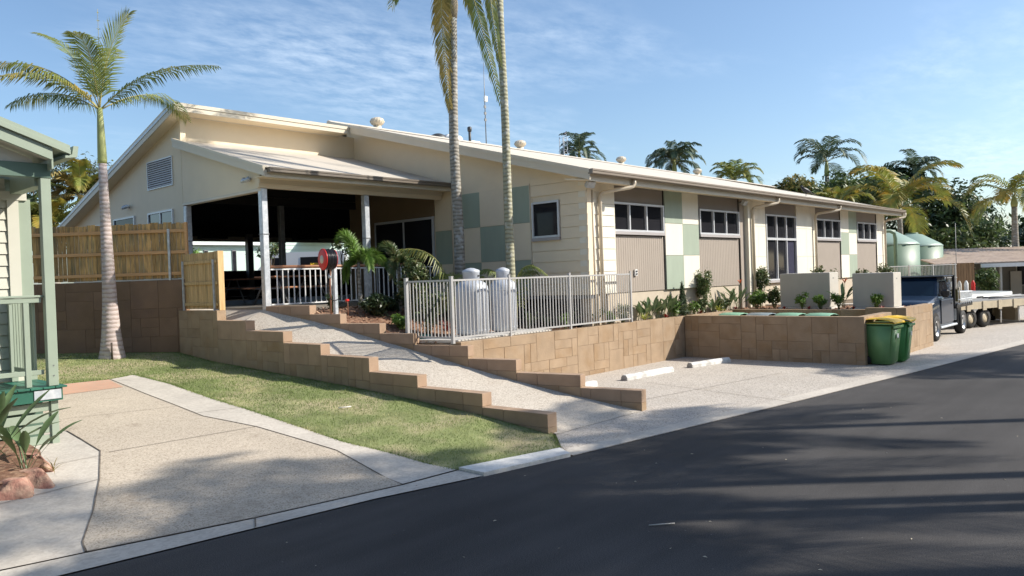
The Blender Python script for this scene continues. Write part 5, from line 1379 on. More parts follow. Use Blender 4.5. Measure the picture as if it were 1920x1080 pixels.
# ------------------------------------------------------------------ plants
def strap_leaf(q, base, az, L, el, w0, bend, seg=6, twist=.0, broad=False):
    d = Vector((math.cos(az), math.sin(az), 0)); side = Vector((-math.sin(az), math.cos(az), 0))
    p = Vector(base); e = el; i0 = len(q.v); st = L/seg
    for k in range(seg+1):
        t = k/seg
        if broad: ww = w0*(.12 if t < .45 else math.sin(math.pi*min(1, (t-.42)/.60))**.7+.02)
        else: ww = w0*(1-t**2.2)*(.6+.8*t if t < .5 else 1)
        nn = Vector((-d.x*math.sin(e), -d.y*math.sin(e), math.cos(e)))
        q.v += [tuple(p-side*ww+nn*ww*.35), tuple(p), tuple(p+side*ww+nn*ww*.35)]
        p = p + (d*math.cos(e)+Vector((0, 0, math.sin(e))))*st; e -= bend/seg
    for k in range(seg):
        a = i0+k*3; q.f += [(a, a+1, a+4, a+3), (a+1, a+2, a+5, a+4)]; q.sm += [True, True]
def bop(loc, label, n, L, seed, m=leaf_strap, w0=.06, flowers=0, group=None, cat='plant', name='bird_of_paradise'):
    r = random.Random(seed); t = thing(name, label, cat, loc, 0, group)
    for k in range(n):
        q = MB(); strap_leaf(q, (r.uniform(-.05, .05), r.uniform(-.05, .05), 0), r.uniform(0, 6.28), L*r.uniform(.7, 1.1), r.uniform(.9, 1.45), w0*r.uniform(.8, 1.2), r.uniform(.2, 1.1), 8, broad=True); obj('leaf', q, m, t)
    for k in range(flowers):
        a = r.uniform(0, 6.28); q = MB(); b_ = Vector((math.cos(a)*.12, math.sin(a)*.12, L*.85)); q.tube([(0, 0, 0), b_*.6, b_], .007, 5); s_ = obj('flower_stem', q, stem_m, t)
        q = MB()
        for z_ in range(5): q.tube([b_, b_+Vector((math.cos(z_*1.3)*.05, math.sin(z_*1.3)*.05, .07+z_*.01)), b_+Vector((math.cos(z_*1.3)*.09, math.sin(z_*1.3)*.09, .09))], [.012, .014, .003], 5)
        obj('flower', q, flower_or, s_)
    return t
def spiky(loc, label, n, L, m, seed, w0=.014, name='spiky_plant', group=None, cat='plant', el=(.3, 1.4), bend=(.5, 1.3)):
    r = random.Random(seed); t = thing(name, label, cat, loc, 0, group); q = MB()
    for k in range(n): strap_leaf(q, (0, 0, 0), r.uniform(0, 6.28), L*r.uniform(.7, 1.1), r.uniform(*el), w0, r.uniform(*bend), 5)
    obj('leaves', q, m, t); return t
def shrub(loc, label, rx, rz, n, size, m, seed, group=None, nl=9, asp=.4, zc=None, stems=5, name='shrub', cat='shrub', col2=None):
    r = random.Random(seed); t = thing(name, label, cat, loc, 0, group); zc = zc or rz*1.0
    ls = lobes(rx, rz, nl, zc, seed, .5); ls.append(((0, 0, zc*.8), (rx*.6, rx*.6, rz*.75)))
    q = MB()
    for k in range(stems):
        c = ls[k % len(ls)][0]; q.tube([(r.uniform(-.04, .04), r.uniform(-.04, .04), -.05), (c[0]*.4, c[1]*.4, c[2]*.5), c], [.012, .009, .004], 5)
    obj('stems', q, stem_m, t)
    crown_obj(t, ls, n, size, m, 'foliage', asp=asp, up=.3, shell=.3); return t

bop((2.38, 10.0, .38), 'large bird of paradise clump in front of the cabin deck', 18, 1.02, 21, w0=.045)
bop((2.66, 9.75, .38), 'low broad leaved clump drooping over the red rocks', 9, .68, 22, w0=.05)
bop((1.95, 9.85, .38), 'leafy clump at the far left edge in front of the deck', 14, .95, 23, w0=.045)
spiky((2.86, 9.50, .36), 'dry brown spiky tuft on the red rocks', 14, .22, palm_dry, 24, .006)

# foxtail palm sapling with bushy plumes
fx = thing('foxtail_palm', 'young foxtail palm with bushy plumes beside the hose reel', 'palm tree', (11.04, 14.89, 1.52))
q = MB(); q.tube([(0, 0, -.1), (.01, 0, .5), (0, .01, 1.0), (0, 0, 1.25)], [.055, .05, .04, .03], 10); obj('trunk', q, galv_d if False else trunk_grey, fx)
ft = Vector((0, 0, 1.2))
def Q_(a, b, z_): return ft + u*a + w_*b + Vector((0, 0, z_))
for k, (pp, L_) in enumerate([([Q_(0,0,0), Q_(-.12,0,.5), Q_(-.25,0,.85), Q_(-.48,0,.62)], .17), ([Q_(0,0,0), Q_(.2,0,.35), Q_(.45,0,.30), Q_(.72,0,-.12)], .17),
        ([Q_(0,0,0), Q_(-.15,-.1,.15), Q_(-.25,-.1,.1), Q_(-.30,-.1,-.35)], .15), ([Q_(0,0,0), Q_(.1,.3,.4), Q_(.2,.5,.4), Q_(.3,.8,.1)], .16), ([Q_(0,0,0), Q_(.12,-.3,.35), Q_(.3,-.5,.3), Q_(.4,-.7,-.1)], .16)]):
    a_, b_ = frond_geo(pp, L_*1.6, 330, 700+k, droop=.22, plumose=True, w=.020, sweep=.5, tipk=.6); o = obj('frond', a_, leaf_bright, fx); obj('rachis', b_, stem_m, o)
# tall leafy shrub behind the fence corner
fx2 = thing('foxtail_palm', 'second young foxtail palm arching beside the leafy climber', 'palm tree', (11.75, 14.3, 1.35))
q = MB(); q.tube([(0, 0, -.1), (.01, 0, .6), (0, .01, 1.1), (0, 0, 1.4)], [.045, .04, .035, .03], 10); obj('trunk', q, trunk_grey, fx2)
ft = Vector((0, 0, 1.35))
for k, (pp, L_) in enumerate([([Q_(0,0,0), Q_(-.1,0,.35), Q_(-.25,0,.55), Q_(-.46,0,.38)], .15), ([Q_(0,0,0), Q_(.1,0,.2), Q_(.2,0,.1), Q_(.28,0,-.4)], .15), ([Q_(0,0,0), Q_(0,.3,.3), Q_(.1,.5,.3), Q_(.1,.7,.0)], .15), ([Q_(0,0,0), Q_(-.1,-.2,.2), Q_(-.1,-.4,.0), Q_(-.1,-.5,-.3)], .14)]):
    a_, b_ = frond_geo(pp, L_*1.6, 300, 720+k, droop=.22, plumose=True, w=.020, sweep=.5, tipk=.6); o = obj('frond', a_, leaf_shrub, fx2); obj('rachis', b_, stem_m, o)
shrub((11.6, 13.6, 1.3), 'tall leafy green climber just left of the fence corner', .50, .80, 5200, .045, leaf_shrub, 31, zc=.85, nl=16)
shrub((11.1, 12.6, 1.15), 'grey green leafy shrub inside the fence corner', .38, .55, 2400, .035, leaf_shrub, 32, zc=.55)
shrub((10.92, 14.1, 1.42), 'dark glossy shrub below the foxtail palm', .46, .36, 2400, .045, leaf_dark, 33)
shrub((11.6, 14.5, 1.42), 'dark shrub in the shade beside the verandah railing', .48, .36, 2400, .045, leaf_dark, 34)
shrub((10.05, 14.6, 1.6), 'small dark shrub left of the hose reel post', .16, .28, 500, .035, leaf_dark, 35)
shrub((10.88, 13.2, 1.22), 'low bright green shrub on the mulch by the stepped wall', .26, .19, 900, .05, leaf_bright, 36, asp=.3)
# large arching fronds behind the cylinders
gf = thing('golden_cane_palm', 'low palm with long arching fronds behind the left gas cylinder', 'palm tree', (12.4, 13.2, 1.1))
for k, (a0, pp) in enumerate([(0, [(0, 0, .3), uu(-.2, 0, 1.1), uu(-.65, 0, 1.9), uu(-1.15, 0, 1.75)]), (1, [(0, 0, .3), uu(.1, 0, 1.0), uu(.2, .1, 1.5), uu(-.35, .2, 1.3)]), (2, [(0, 0, .3), uu(.2, .2, 1.0), uu(.4, .5, 1.4), uu(.5, .9, 1.2)])]):
    if k == 0: pp = [(0, 0, .3), uu(-.05, 0, 1.35), uu(-.5, 0, 1.95), uu(-1.0, 0, 1.80)]; pp = [uu(.0, 0, .2), uu(.0, 0, 1.1), uu(-.15, 0, 2.05), uu(-1.15, 0, 1.95)]
    frond(gf, pp, .72, 46, 740+k, palm_leaf, droop=.9, w=.03, vee=.1)
gf2 = thing('golden_cane_palm', 'low palm arching its fronds over the fence right of the lit trunk', 'palm tree', (13.5, 12.2, 1.1))
for k, pp in enumerate([[uu(-.1, 0, .2), uu(-.1, 0, 1.35), uu(.2, 0, 1.80), uu(.75, 0, 1.22)], [uu(0, 0, .2), uu(-.2, .1, 1.2), uu(-.5, .1, 1.6), uu(-.9, .1, 1.35)], [uu(0, 0, .2), uu(0, .3, 1.2), uu(.2, .5, 1.5), uu(.5, .9, 1.3)]]):
    frond(gf2, pp, .42, 40, 760+k, palm_leaf, droop=.9, w=.03, vee=.1)
# strap plants inside the fence
for k, (x, y, L_, lb) in enumerate([(13.75, 12.05, .55, 'clump of upright strap leaves right of the gas cylinders'), (14.55, 11.45, .5, 'strap leaf clump left of the middle fence post'), (15.05, 11.1, .5, 'strap leaf clump right of the middle fence post'), (14.2, 11.9, .35, 'low green clump in the shade under the hall wall')]):
    bop((x, y, 1.08), lb, 15, L_, 50+k, w0=.028, name='strap_leaf_plant', group='strap leaf plants inside the fence')
for k, (x, y, s_, lb) in enumerate([(14.2, 11.35, .16, 'bright green low shrub left of the middle fence post'), (15.6, 11.05, .15, 'small green shrub near the fence end'), (16.25, 11.08, .2, 'greyish small shrub at the fence end post'), (16.0, 10.98, .12, 'tiny shrub at the foot of the fence end')]):
    shrub((x, y, 1.08), lb, s_, s_*1.3, 500, .03, leaf_bright if k < 2 else leaf_shrub, 130+k, group='small shrubs inside the fence')
# facade bed
bop((17.35, 11.03, 1.08), 'bird of paradise clump just right of the fence end', 16, .72, 61, w0=.05)
bop((17.75, 11.05, 1.08), 'arching leafy clump between the fence end and the dark shadow cone', 14, .66, 62, w0=.045)
bop((18.35, 11.03, 1.08), 'dark strappy clump against the ribbed wall panel', 16, .68, 63, w0=.05)
spiky((17.02, 10.99, 1.10), 'yellow striped spiky plant at the end of the fence', 38, .30, leaf_yellow, 64, .013, group='yellow striped spiky plants')
spiky((20.98, 10.99, 1.10), 'yellow striped spiky plant beside the tall shrub', 38, .32, leaf_yellow, 65, .014, group='yellow striped spiky plants')
spiky((19.05, 11.0, 1.08), 'green striped tufts below the green panel', 30, .40, leaf_strap, 66, .012)
for k, (x, L_, lb) in enumerate([(17.05, .55, 'small strappy plant at the fence end post'), (18.05, .62, 'leafy strappy plant left of the dark clump'), (18.75, .60, 'strappy plant touching the dark shadow cone'), (20.72, .5, 'strappy plant between the tall shrub and the yellow spiky plant'), (21.75, .72, 'strappy plant left of the orange flowered one')]):
    bop((x, 11.04, 1.08), lb, 13, L_, 160+k, w0=.036, name='strap_leaf_plant', group='strap leaf plants along the hall wall')
for k, (x, lb) in enumerate([(18.55, 'low yellow green shrub in front of the dark strappy clump'), (19.95, 'low shrub between the small green shrub and the tall shrub'), (21.15, 'low pinkish shrub behind the second yellow spiky plant')]):
    shrub((x, 11.0, 1.08), lb, .22, .24, 800, .036, leaf_shrub if k else leaf_bright, 170+k, group='low shrubs along the hall wall')
# dark leafy cone, shaped to stand in for a shrub's shadow on the wall
cz = thing('shrub_shadow_cone', 'dark leafy cone standing in for a shrub shadow on the light green wall panel', 'shrub', (19.05, 11.06, 1.08))
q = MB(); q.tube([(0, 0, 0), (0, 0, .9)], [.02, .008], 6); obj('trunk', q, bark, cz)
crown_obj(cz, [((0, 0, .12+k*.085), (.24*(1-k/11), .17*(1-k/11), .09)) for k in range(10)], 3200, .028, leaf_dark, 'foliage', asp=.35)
shrub((20.30, 11.03, 1.08), 'tall multi stemmed shrub in front of the cream panel', .34, .66, 2300, .045, leaf_shrub, 71, zc=.78, nl=14, asp=.32)
shrub((19.62, 11.02, 1.08), 'small green shrub left of the tall shrub', .20, .22, 600, .035, leaf_bright, 72)
shrub((21.45, 11.03, 1.08), 'variegated pinkish shrub right of the yellow spiky plant', .22, .22, 700, .035, leaf_shrub, 73)
bop((22.25, 11.0, 1.08), 'orange flowered bird of paradise at the pilaster', 12, .95, 74, w0=.05, flowers=1)
shrub((22.9, 10.7, 1.08), 'dense green shrub left of the left grey box', .36, .32, 1700, .045, leaf_bright, 75)
shrub((23.4, 10.35, 1.08), 'second dense green shrub touching the left grey box', .30, .36, 1300, .045, leaf_shrub, 76)
shrub((23.75, 10.95, 1.08), 'tall rounded shrub below the tall window', .36, .62, 2000, .045, leaf_shrub, 77, zc=.85)
for k, (y, s_, lb) in enumerate([(9.05, .24, 'open green shrub in front of the left grey box'), (8.52, .22, 'open green shrub at the corner of the left grey box'), (8.02, .27, 'green shrub between the two grey boxes'), (7.02, .24, 'green shrub in front of the right grey box')]):
    shrub((22.35, y, 1.10), lb, s_*.85, s_*1.05, 650, .036, leaf_bright, 80+k, group='low shrubs in front of the grey boxes')
bop((22.9, 8.1, 1.1), 'orange flowered plant between the two grey boxes', 8, .85, 90, w0=.045, flowers=1)
for k, (x, y, lb) in enumerate([(18.05, 10.99, 'red leaved bromeliad near the fence end'), (19.9, 10.99, 'red leaved bromeliad in front of the tall shrub'), (22.0, 10.95, 'red leaved bromeliad at the foot of the pilaster'), (22.1, 9.48, 'red leaved bromeliad left of the grey box shrubs'), (22.15, 8.78, 'bright red bromeliad between shrubs at the left box'), (22.15, 7.55, 'small dark red bromeliad between the two boxes'), (22.15, 6.80, 'bright red bromeliad near the truck end of the bed'), (11.9, 12.9, 'red leaved cordyline inside the fence corner')]):
    spiky((x, y, 1.10), lb, 22, .13 if k < 7 else .4, leaf_red, 100+k, .016, name='bromeliad', group='red leaved bromeliads', el=(.4, 1.4), bend=(.2, .9))
for k, (x, lb) in enumerate([(27.9, 'shrub top showing above the left grey box'), (31.8, 'shrub top showing above the right grey box'), (35.0, 'reddish shrub top beside the end of the hall')]):
    shrub((x, 10.5, .9), lb, .42, .75, 1300, .055, leaf_shrub, 110+k, group='shrubs showing above the grey boxes', zc=.95)
mb = MB(); mb.box(25.2, 37.2, 9.6, 11.3, .0, .95); struct(obj('raised_bed', mb, soil_m))

# ------------------------------------------------------------------ truck
tk = thing('utility_truck', 'dark blue utility truck with flat tray parked beyond the block wall', 'truck', (25.2, 6.28, .006), math.radians(0))
# local: nose to -x, near side at y=0.., far side +y 1.75, ground z 0
def side_prism(q, prof, y0, y1): q.prism(prof, 'y', y0, y1)
bodym = truck_blue
bm = bmesh.new()
def hull(secs):
    """secs: list of (x, half width, [(z, hw scale)...]) loft of rings"""
    q = MB(); rings = []
    for (x, pts) in secs:
        ring = []
        for (y, z_) in pts: ring.append((x, y, z_))
        rings.append(ring)
    n_ = len(rings[0]); b = len(q.v)
    for r_ in rings: q.v += r_
    for k in range(len(rings)-1):
        for j in range(n_):
            q.f.append((b+k*n_+j, b+k*n_+(j+1) % n_, b+(k+1)*n_+(j+1) % n_, b+(k+1)*n_+j)); q.sm.append(True)
    q.f.append(tuple(b+j for j in reversed(range(n_)))); q.sm.append(False)
    q.f.append(tuple(b+(len(rings)-1)*n_+j for j in range(n_))); q.sm.append(False)
    return q
def ring(zb, zt, hw, hwt, c=.875, zs=None):
    zs = zs if zs else zb+(zt-zb)*.6
    return [(c-hw*.96, zb), (c-hw, zb+.12), (c-hw, zs), (c-hw*.975, zt-.10), (c-hw*.93, zt-.035), (c-hwt, zt-.008), (c-hwt*.5, zt+.012), (c+hwt*.5, zt+.012), (c+hwt, zt-.008), (c+hw*.93, zt-.035), (c+hw*.975, zt-.10), (c+hw, zs), (c+hw, zb+.12), (c+hw*.96, zb)]
q = hull([(-.80, ring(.42, .86, .78, .70)), (-.72, ring(.38, 1.00, .84, .74)), (-.2, ring(.38, 1.08, .875, .76)), (.42, ring(.36, 1.16, .875, .78)), (.52, ring(.36, 1.17, .875, .80)), (2.10, ring(.36, 1.12, .875, .82)), (2.14, ring(.40, 1.10, .86, .80))])
obj('body', q, bodym, tk, fix=True)
q = MB()
def taper(q, x0b, x1b, x0t, x1t, zb, zt, hb, ht, c=.875):
    i = len(q.v); q.v += [(x0b, c-hb, zb), (x1b, c-hb, zb), (x1b, c+hb, zb), (x0b, c+hb, zb), (x0t, c-ht, zt), (x1t, c-ht, zt), (x1t, c+ht, zt), (x0t, c+ht, zt)]
    for f_ in ((0, 3, 2, 1), (4, 5, 6, 7), (0, 1, 5, 4), (1, 2, 6, 5), (2, 3, 7, 6), (3, 0, 4, 7)): q.f.append(tuple(i+k for k in f_)); q.sm.append(False)
taper(q, .45, 2.08, 1.05, 1.98, 1.10, 1.66, .82, .69); obj('cab', q, bodym, tk, fix=True)
q = MB(); taper(q, 1.02, 2.0, 1.10, 1.96, 1.655, 1.73, .70, .66); obj('roof', q, bodym, tk, fix=True)
# windscreen, side windows
def pane_quad(pts, m, name, off): 
    a, b, c, d = [Vector(p) for p in pts]; n_ = (b-a).cross(d-a).normalized()*off
    q = MB(); q.quad(a+n_, b+n_, c+n_, d+n_); q.quad(a+n_*.3, d+n_*.3, c+n_*.3, b+n_*.3); return obj(name, q, m, tk)
cab_c = .875
pane_quad([(.52, cab_c+.72, 1.165), (.52, cab_c-.72, 1.165), (1.01, cab_c-.63, 1.62), (1.01, cab_c+.63, 1.62)], wind_m, 'windscreen', .012)
q = MB(); q.tube([(.53, cab_c-.6, 1.175), (.60, cab_c-.1, 1.21)], .012, 5); q.tube([(.53, cab_c+.05, 1.175), (.60, cab_c+.55, 1.21)], .012, 5); obj('wiper', q, truck_black, tk)
def side_win(pts):
    q = MB(); i = len(q.v)
    vs = []
    for (x, z_) in pts:
        f_ = (z_-1.10)/.56; y = cab_c-(.82-(.13)*f_) - .008; vs.append((x, y, z_))
    q.poly(vs); return obj('side_window', q, glass, tk)
side_win([(.72, 1.15), (1.95, 1.15), (1.90, 1.60), (1.18, 1.60)])
q = MB(); q.box(1.0, 1.03, .02, .04, 1.14, 1.48); obj('window_divider', q, truck_blue, tk)
# door with handle
q = MB(); q.cbox(.60, 2.02, -.010, -.003, .44, 1.07, .002); obj('door_gap', q, truck_black, tk)
q = MB(); q.cbox(.615, 2.00, -.020, -.004, .455, 1.055, .006); dr_ = obj('door', q, bodym, tk)
q = MB(); q.cbox(1.72, 1.88, -.038, -.021, .92, .955, .006); obj('handle', q, truck_black, dr_)
q = MB(); q.cbox(.72, .86, -.20, .02, 1.12, 1.36, .05); obj('mirror', q, truck_black, tk)
# front
q = MB(); q.cbox(-.92, -.74, .05, 1.70, .36, .62, .04); obj('bumper', q, galv, tk)
q = MB(); q.cbox(-.826, -.79, .45, 1.30, .66, .82, .01); obj('grille', q, truck_black, tk)
for y_ in (.12, 1.38):
    q = MB(); q.cbox(-.815, -.77, y_, y_+.26, .66, .83, .02); obj('headlight', q, lamp_m, tk)
q = MB(); q.cbox(-.74, -.60, -.01, .04, .66, .80, .01); obj('indicator', q, orange_p, tk)
# black arch opening + wheels
def wheel(x, y, r_, s_=-1):
    q = MB(); q.lathe([(r_*.62, -.11), (r_*.95, -.11), (r_, -.07), (r_, .07), (r_*.95, .11), (r_*.62, .11)], 0, r_, 28, 'x', cap=False); q.xf(Matrix.Translation((x, y, 0)) @ Matrix.Rotation(math.pi/2, 4, 'Z')); w_o = obj('wheel', q, rubber, tk)
    q = MB(); q.lathe([(0, -.06), (r_*.18, -.075), (r_*.30, -.05), (r_*.55, -.04), (r_*.62, -.10), (r_*.64, -.112), (r_*.60, .1), (0, .1)], 0, r_, 24, 'x'); q.xf(Matrix.Translation((x, y, 0)) @ Matrix.Rotation(math.pi/2 if s_ < 0 else -math.pi/2, 4, 'Z')); rim = obj('rim', q, chrome, w_o)
    q = MB()
    for k in range(8):
        a = k*math.pi/4; q.lathe([(.022, -.115), (.022, -.10)], math.cos(a)*r_*.42, r_+math.sin(a)*r_*.42, 8, 'x')
    q.xf(Matrix.Translation((x, y+.055, 0)) @ Matrix.Rotation(math.pi/2, 4, 'Z')); obj('rim_holes', q, truck_black, w_o)
for (x, y) in ((0, .06), (0, 1.68), (3.12, .06), (3.12, 1.68)): wheel(x, y, .37, -1 if y < 1 else 1)
q = MB()
for y_ in (-.004, 1.745):
    pts = [(math.cos(a)*.47, .37+math.sin(a)*.47) for a in np.linspace(-.15, math.pi+.15, 16)]
    q.prism(pts, 'y', y_, y_+.012)
obj('wheel_arch', q, truck_black, tk, fix=True)
q = MB(); q.cbox(.45, 2.3, -.06, .12, .33, .39, .02); obj('side_step', q, galv, tk)
# headboard and tray
q = MB()
for (x0, x1, y0, y1, z0, z1) in ((2.20, 2.26, -.02, .05, .8, 1.80), (2.20, 2.26, 1.70, 1.77, .8, 1.80), (2.20, 2.26, .05, 1.70, 1.74, 1.80), (2.20, 2.26, .05, 1.70, 1.05, 1.10)): q.box(x0, x1, y0, y1, z0, z1)
for k in range(9): q.box(2.22, 2.24, .2+k*.17, .22+k*.17, 1.101, 1.739)
obj('headboard', q, truck_black, tk)
q = MB(); q.cbox(1.0, 2.1, -.02, 1.77, 1.735, 1.79, .02); obj('roof_visor', q, truck_black, tk)
q = MB(); q.box(2.27, 4.35, -.05, 1.80, .86, .93); q.box(2.27, 4.35, -.06, -.02, .93, .99); tr_ = obj('tray', q, truck_black, tk)
for k in range(8): q = MB(); q.tube([(2.40+k*.25, -.08, .93), (2.40+k*.25, -.08, 1.0)], .012, 5); obj('tie_rail_pin', q, galv, tr_)
q = MB(); q.tube([(2.32, -.08, 1.0), (4.3, -.08, 1.0)], .014, 5); obj('tie_rail', q, galv, tk)
q = MB(); q.box(2.42, 2.46, -.04, .28, .38, .80); mf = obj('mudguard', q, truck_black, tk)
q = MB(); q.box(2.385, 2.415, .0, .17, .46, .76); obj('ladder_plate', q, white_p, mf)
for k in range(7): q = MB(); q.box(2.378, 2.384, .01, .16, .49+k*.037, .50+k*.037); obj('rung_mark', q, galv_d, mf)
q = MB(); q.cbox(3.0, 4.2, .25, 1.5, .45, .84, .03); obj('chassis', q, truck_black, tk)
for ch in list(tk.children):
    if ch.name.startswith('wheel') or ch.name.startswith('tray') or ch.name.startswith('chassis'): continue
    for me_o in [ch] + list(ch.children):
        for v_ in me_o.data.vertices:
            v_.co.z = interp(v_.co.z, [0, .36, 1.17, 1.73, 1.9], [0, .36, 1.31, 1.85, 1.97])
ladd = thing('signal_ladder', 'small white ladder shaped marker standing behind the truck cab', 'marker', (27.75, 6.5, .94))
for k in range(7): q = MB(); q.cbox(-.01, .01, -.06, .06, .1+k*.095, .16+k*.095, .004); obj('rung', q, white_p, ladd)
q = MB(); q.box(.012, .03, -.02, .02, 0, .8); obj('stand', q, galv, ladd)

# ------------------------------------------------------------------ trailers
trl = thing('flatbed_trailer', 'long tan flatbed trailer parked behind the truck at the right edge', 'trailer', (29.7, 6.7, .006), math.radians(-20))
q = MB(); q.box(0, 6.5, -.02, 1.9, .86, .93); obj('deck', q, deck_pale, trl)
q = MB(); q.box(0, 6.5, -.07, -.022, .66, .90); obj('side_beam', q, trailer_m, trl)
q = MB(); q.box(0, 6.5, 1.9, 1.95, .66, .90); obj('side_beam', q, trailer_m, trl)
for k in range(7):
    q = MB(); q.cbox(.35+k*.9, .55+k*.9, -.10, -.071, .60, .92, .004); obj('beam_stiffener', q, trailer_m, trl)
q = MB(); q.tube([(.05, -.03, .9), (.05, -.03, 1.42), (.05, 1.92, 1.42), (.05, 1.92, .9)], .03, 6); obj('head_frame', q, trailer_m, trl)
q = MB(); q.box(.03, .06, .02, 1.88, .95, 1.38); obj('head_panel', q, mat('olive_panel', (.10, .09, .03), .7), trl)
for xx in (.75, 1.55, 4.9):
    for yy in (.12, 1.78):
        q = MB(); q.lathe([(.18, -.10), (.30, -.10), (.33, -.06), (.33, .06), (.30, .10), (.18, .10)], 0, .33, 20, 'x', cap=False); q.xf(Matrix.Translation((xx, yy, 0)) @ Matrix.Rotation(math.pi/2, 4, 'Z')); wo_ = obj('wheel', q, rubber, trl)
        q = MB(); q.lathe([(0, -.05), (.18, -.08), (.18, .08), (0, .05)], 0, .33, 14, 'x'); q.xf(Matrix.Translation((xx, yy, 0)) @ Matrix.Rotation(math.pi/2, 4, 'Z')); obj('rim', q, trailer_m, wo_)
for xx in (2.6, 3.7): q = MB(); q.tube([(xx, .1, .1), (xx, .1, .66)], .025, 6); obj('support_leg', q, white_p, trl)
q = MB(); q.box(-.9, 0, .85, 1.05, .5, .6); obj('drawbar', q, trailer_m, trl)
for k, (x0, x1, y0, y1, z0, z1, m_, lb) in enumerate([(.5, 1.3, .3, 1.0, .932, 1.28, galv, 'grey tool box standing at the head of the trailer'), (1.6, 2.1, .9, 1.5, .932, 1.16, brown_fence, 'low brown crate on the trailer beside the tool box')]):
    lc = thing('load_box', lb, 'box', tuple(XF[trl] @ Vector(((x0+x1)/2, (y0+y1)/2, z0))), math.radians(-20))
    hx, hy, hz_ = (x1-x0)/2, (y1-y0)/2, z1-z0
    q = MB(); q.cbox(-hx, hx, -hy, hy, 0, hz_*.8, .01); obj('box_body', q, m_, lc)
    q = MB(); q.cbox(-hx-.01, hx+.01, -hy-.01, hy+.01, hz_*.8, hz_, .01); obj('box_lid', q, m_, lc)
for k in range(3):
    q = MB(); q.tube([(0, 0, 0), (2.6, .05, 0)], .035, 6); M_ = Matrix.Translation(XF[trl] @ Vector((2.5+k*.3, .45+k*.4, .97))) @ Matrix.Rotation(math.radians(-20+k*2), 4, 'Z'); q.xf(M_)
    tag(obj('steel_pipe', q, galv_d), ['dark steel pipe lying on the trailer nearest its side beam', 'dark steel pipe in the middle of the trailer deck', 'dark steel pipe along the far side of the trailer deck'][k], 'pipe', 'pipes lying on the trailer')
bt = thing('upturned_dinghy', 'pale aluminium dinghy lying upturned behind the trailer', 'boat', (32.4, 8.3, .55), math.radians(-38))
q = MB(); rings = []
for k in range(9):
    t = k/8; x = t*3.6; hw = .68*(1-max(0, (t-.45)/.55)**2.2)+.03; hh_ = .62*(1-.25*t)
    rings.append([(x, -hw, 0), (x, -hw*.93, hh_*.6), (x, -hw*.55, hh_*.93), (x, 0, hh_), (x, hw*.55, hh_*.93), (x, hw*.93, hh_*.6), (x, hw, 0)])
b = len(q.v)
for r_ in rings: q.v += r_
for k in range(8):
    for j in range(6): q.f.append((b+k*7+j, b+k*7+j+1, b+(k+1)*7+j+1, b+(k+1)*7+j)); q.sm.append(True)
q.f.append(tuple(range(b, b+7))); q.sm.append(False)
q.xf(Matrix.Translation((0, 0, .1)))
obj('hull', q, alu_hull, bt)
q = MB(); q.tube([(0, -.71, .1), (1.8, -.72, .1), (2.8, -.5, .1), (3.62, 0, .1)], .03, 6); q.tube([(0, .71, .1), (1.8, .72, .1), (2.8, .5, .1), (3.62, 0, .1)], .03, 6); obj('gunwale', q, white_p, bt)
for k, xx in enumerate((.4, 3.0)): q = MB(); q.box(xx, xx+.12, -.8, .8, -.5, .09); obj('trestle', q, trailer_m, bt)

# ------------------------------------------------------------------ tanks
def tank(loc, r_, label):
    t = thing('water_tank', label, 'water tank', loc, 0, 'green rainwater tanks')
    q = MB(); q.lathe([(r_, 0), (r_, 3.22)], 0, 0, 40)
    obj('barrel', q, tank_m, t)
    q = MB(); q.lathe([(r_+.015, 3.20), (r_+.012, 3.25), (r_*.93, 3.36), (r_*.35, 3.88), (.3, 3.93), (0, 3.95)], 0, 0, 40); obj('domed_top', q, tank_roof, t)
    q = MB(); q.lathe([(.32, 3.90), (.32, 3.99), (0, 4.0)], 0, 0, 20); obj('hatch', q, tank_m, t)
tank((40.4, 12.2, .0), 1.50, 'nearer green rainwater tank at the end of the hall')
tank((46.7, 12.7, .0), 1.50, 'farther green rainwater tank behind the first one')
def upipe(pts, label):
    q = MB(); q.tube(pts, .085, 10); tag(obj('overflow_pipe', q, tank_m), label, 'pipe', 'green pipes looping onto the water tanks')
upipe([(37.7, 11.9, 3.3), (37.75, 11.88, 3.72), (37.9, 11.75, 3.84), (38.3, 11.35, 3.84), (38.45, 11.2, 3.74), (38.49, 11.17, 3.5), (38.49, 11.17, 1.2)], 'nearer green pipe bent over in front of the water tanks')
upipe([(43.4, 13.8, 3.6), (43.5, 13.7, 4.05), (43.9, 13.3, 4.1), (44.3, 12.9, 4.05), (44.4, 12.8, 3.5)], 'farther green pipe bent over between the water tanks')

# steel mesh fence and timber fence by the tanks
pf2 = thing('steel_fence', 'thin grey steel fence panels in front of the water tanks', 'fence', (37.6, 11.4, 0), math.atan2(-1.7, 4.6))
for z_ in (1.55, 2.18): q = MB(); q.box(0, 5.2, -.02, .02, z_, z_+.035); obj('rail', q, fence_grey, pf2)
pm2 = MB(); pm2.box(-.008, .008, -.008, .008, .4, 2.18); pm2 = mesh('picket', pm2, fence_grey)
for k in range(50): inst('picket', pm2, pf2, (.05+k*.104, 0, 0))
for k in range(4): q = MB(); q.cbox(k*1.7-.03, k*1.7+.03, -.03, .03, 0, 2.24, .004); obj('post', q, fence_grey, pf2)
bf = thing('timber_screen', 'short brown timber screen right of the steel fence', 'fence', (42.6, 9.75, 0), math.atan2(-.7, .65))
pm3 = MB(); pm3.box(-.06, .06, -.015, .015, .2, 2.25); pm3 = mesh('board', pm3, brown_fence)
for k in range(8): inst('board', pm3, bf, (k*.135, 0, 0))
q = MB(); q.box(0, 1.0, .016, .05, 1.8, 1.9); obj('rail', q, brown_fence, bf)
gs = thing('gas_bottle_group', 'small red and white bottles beside the timber screen', 'bottles', (41.2, 9.4, 0))
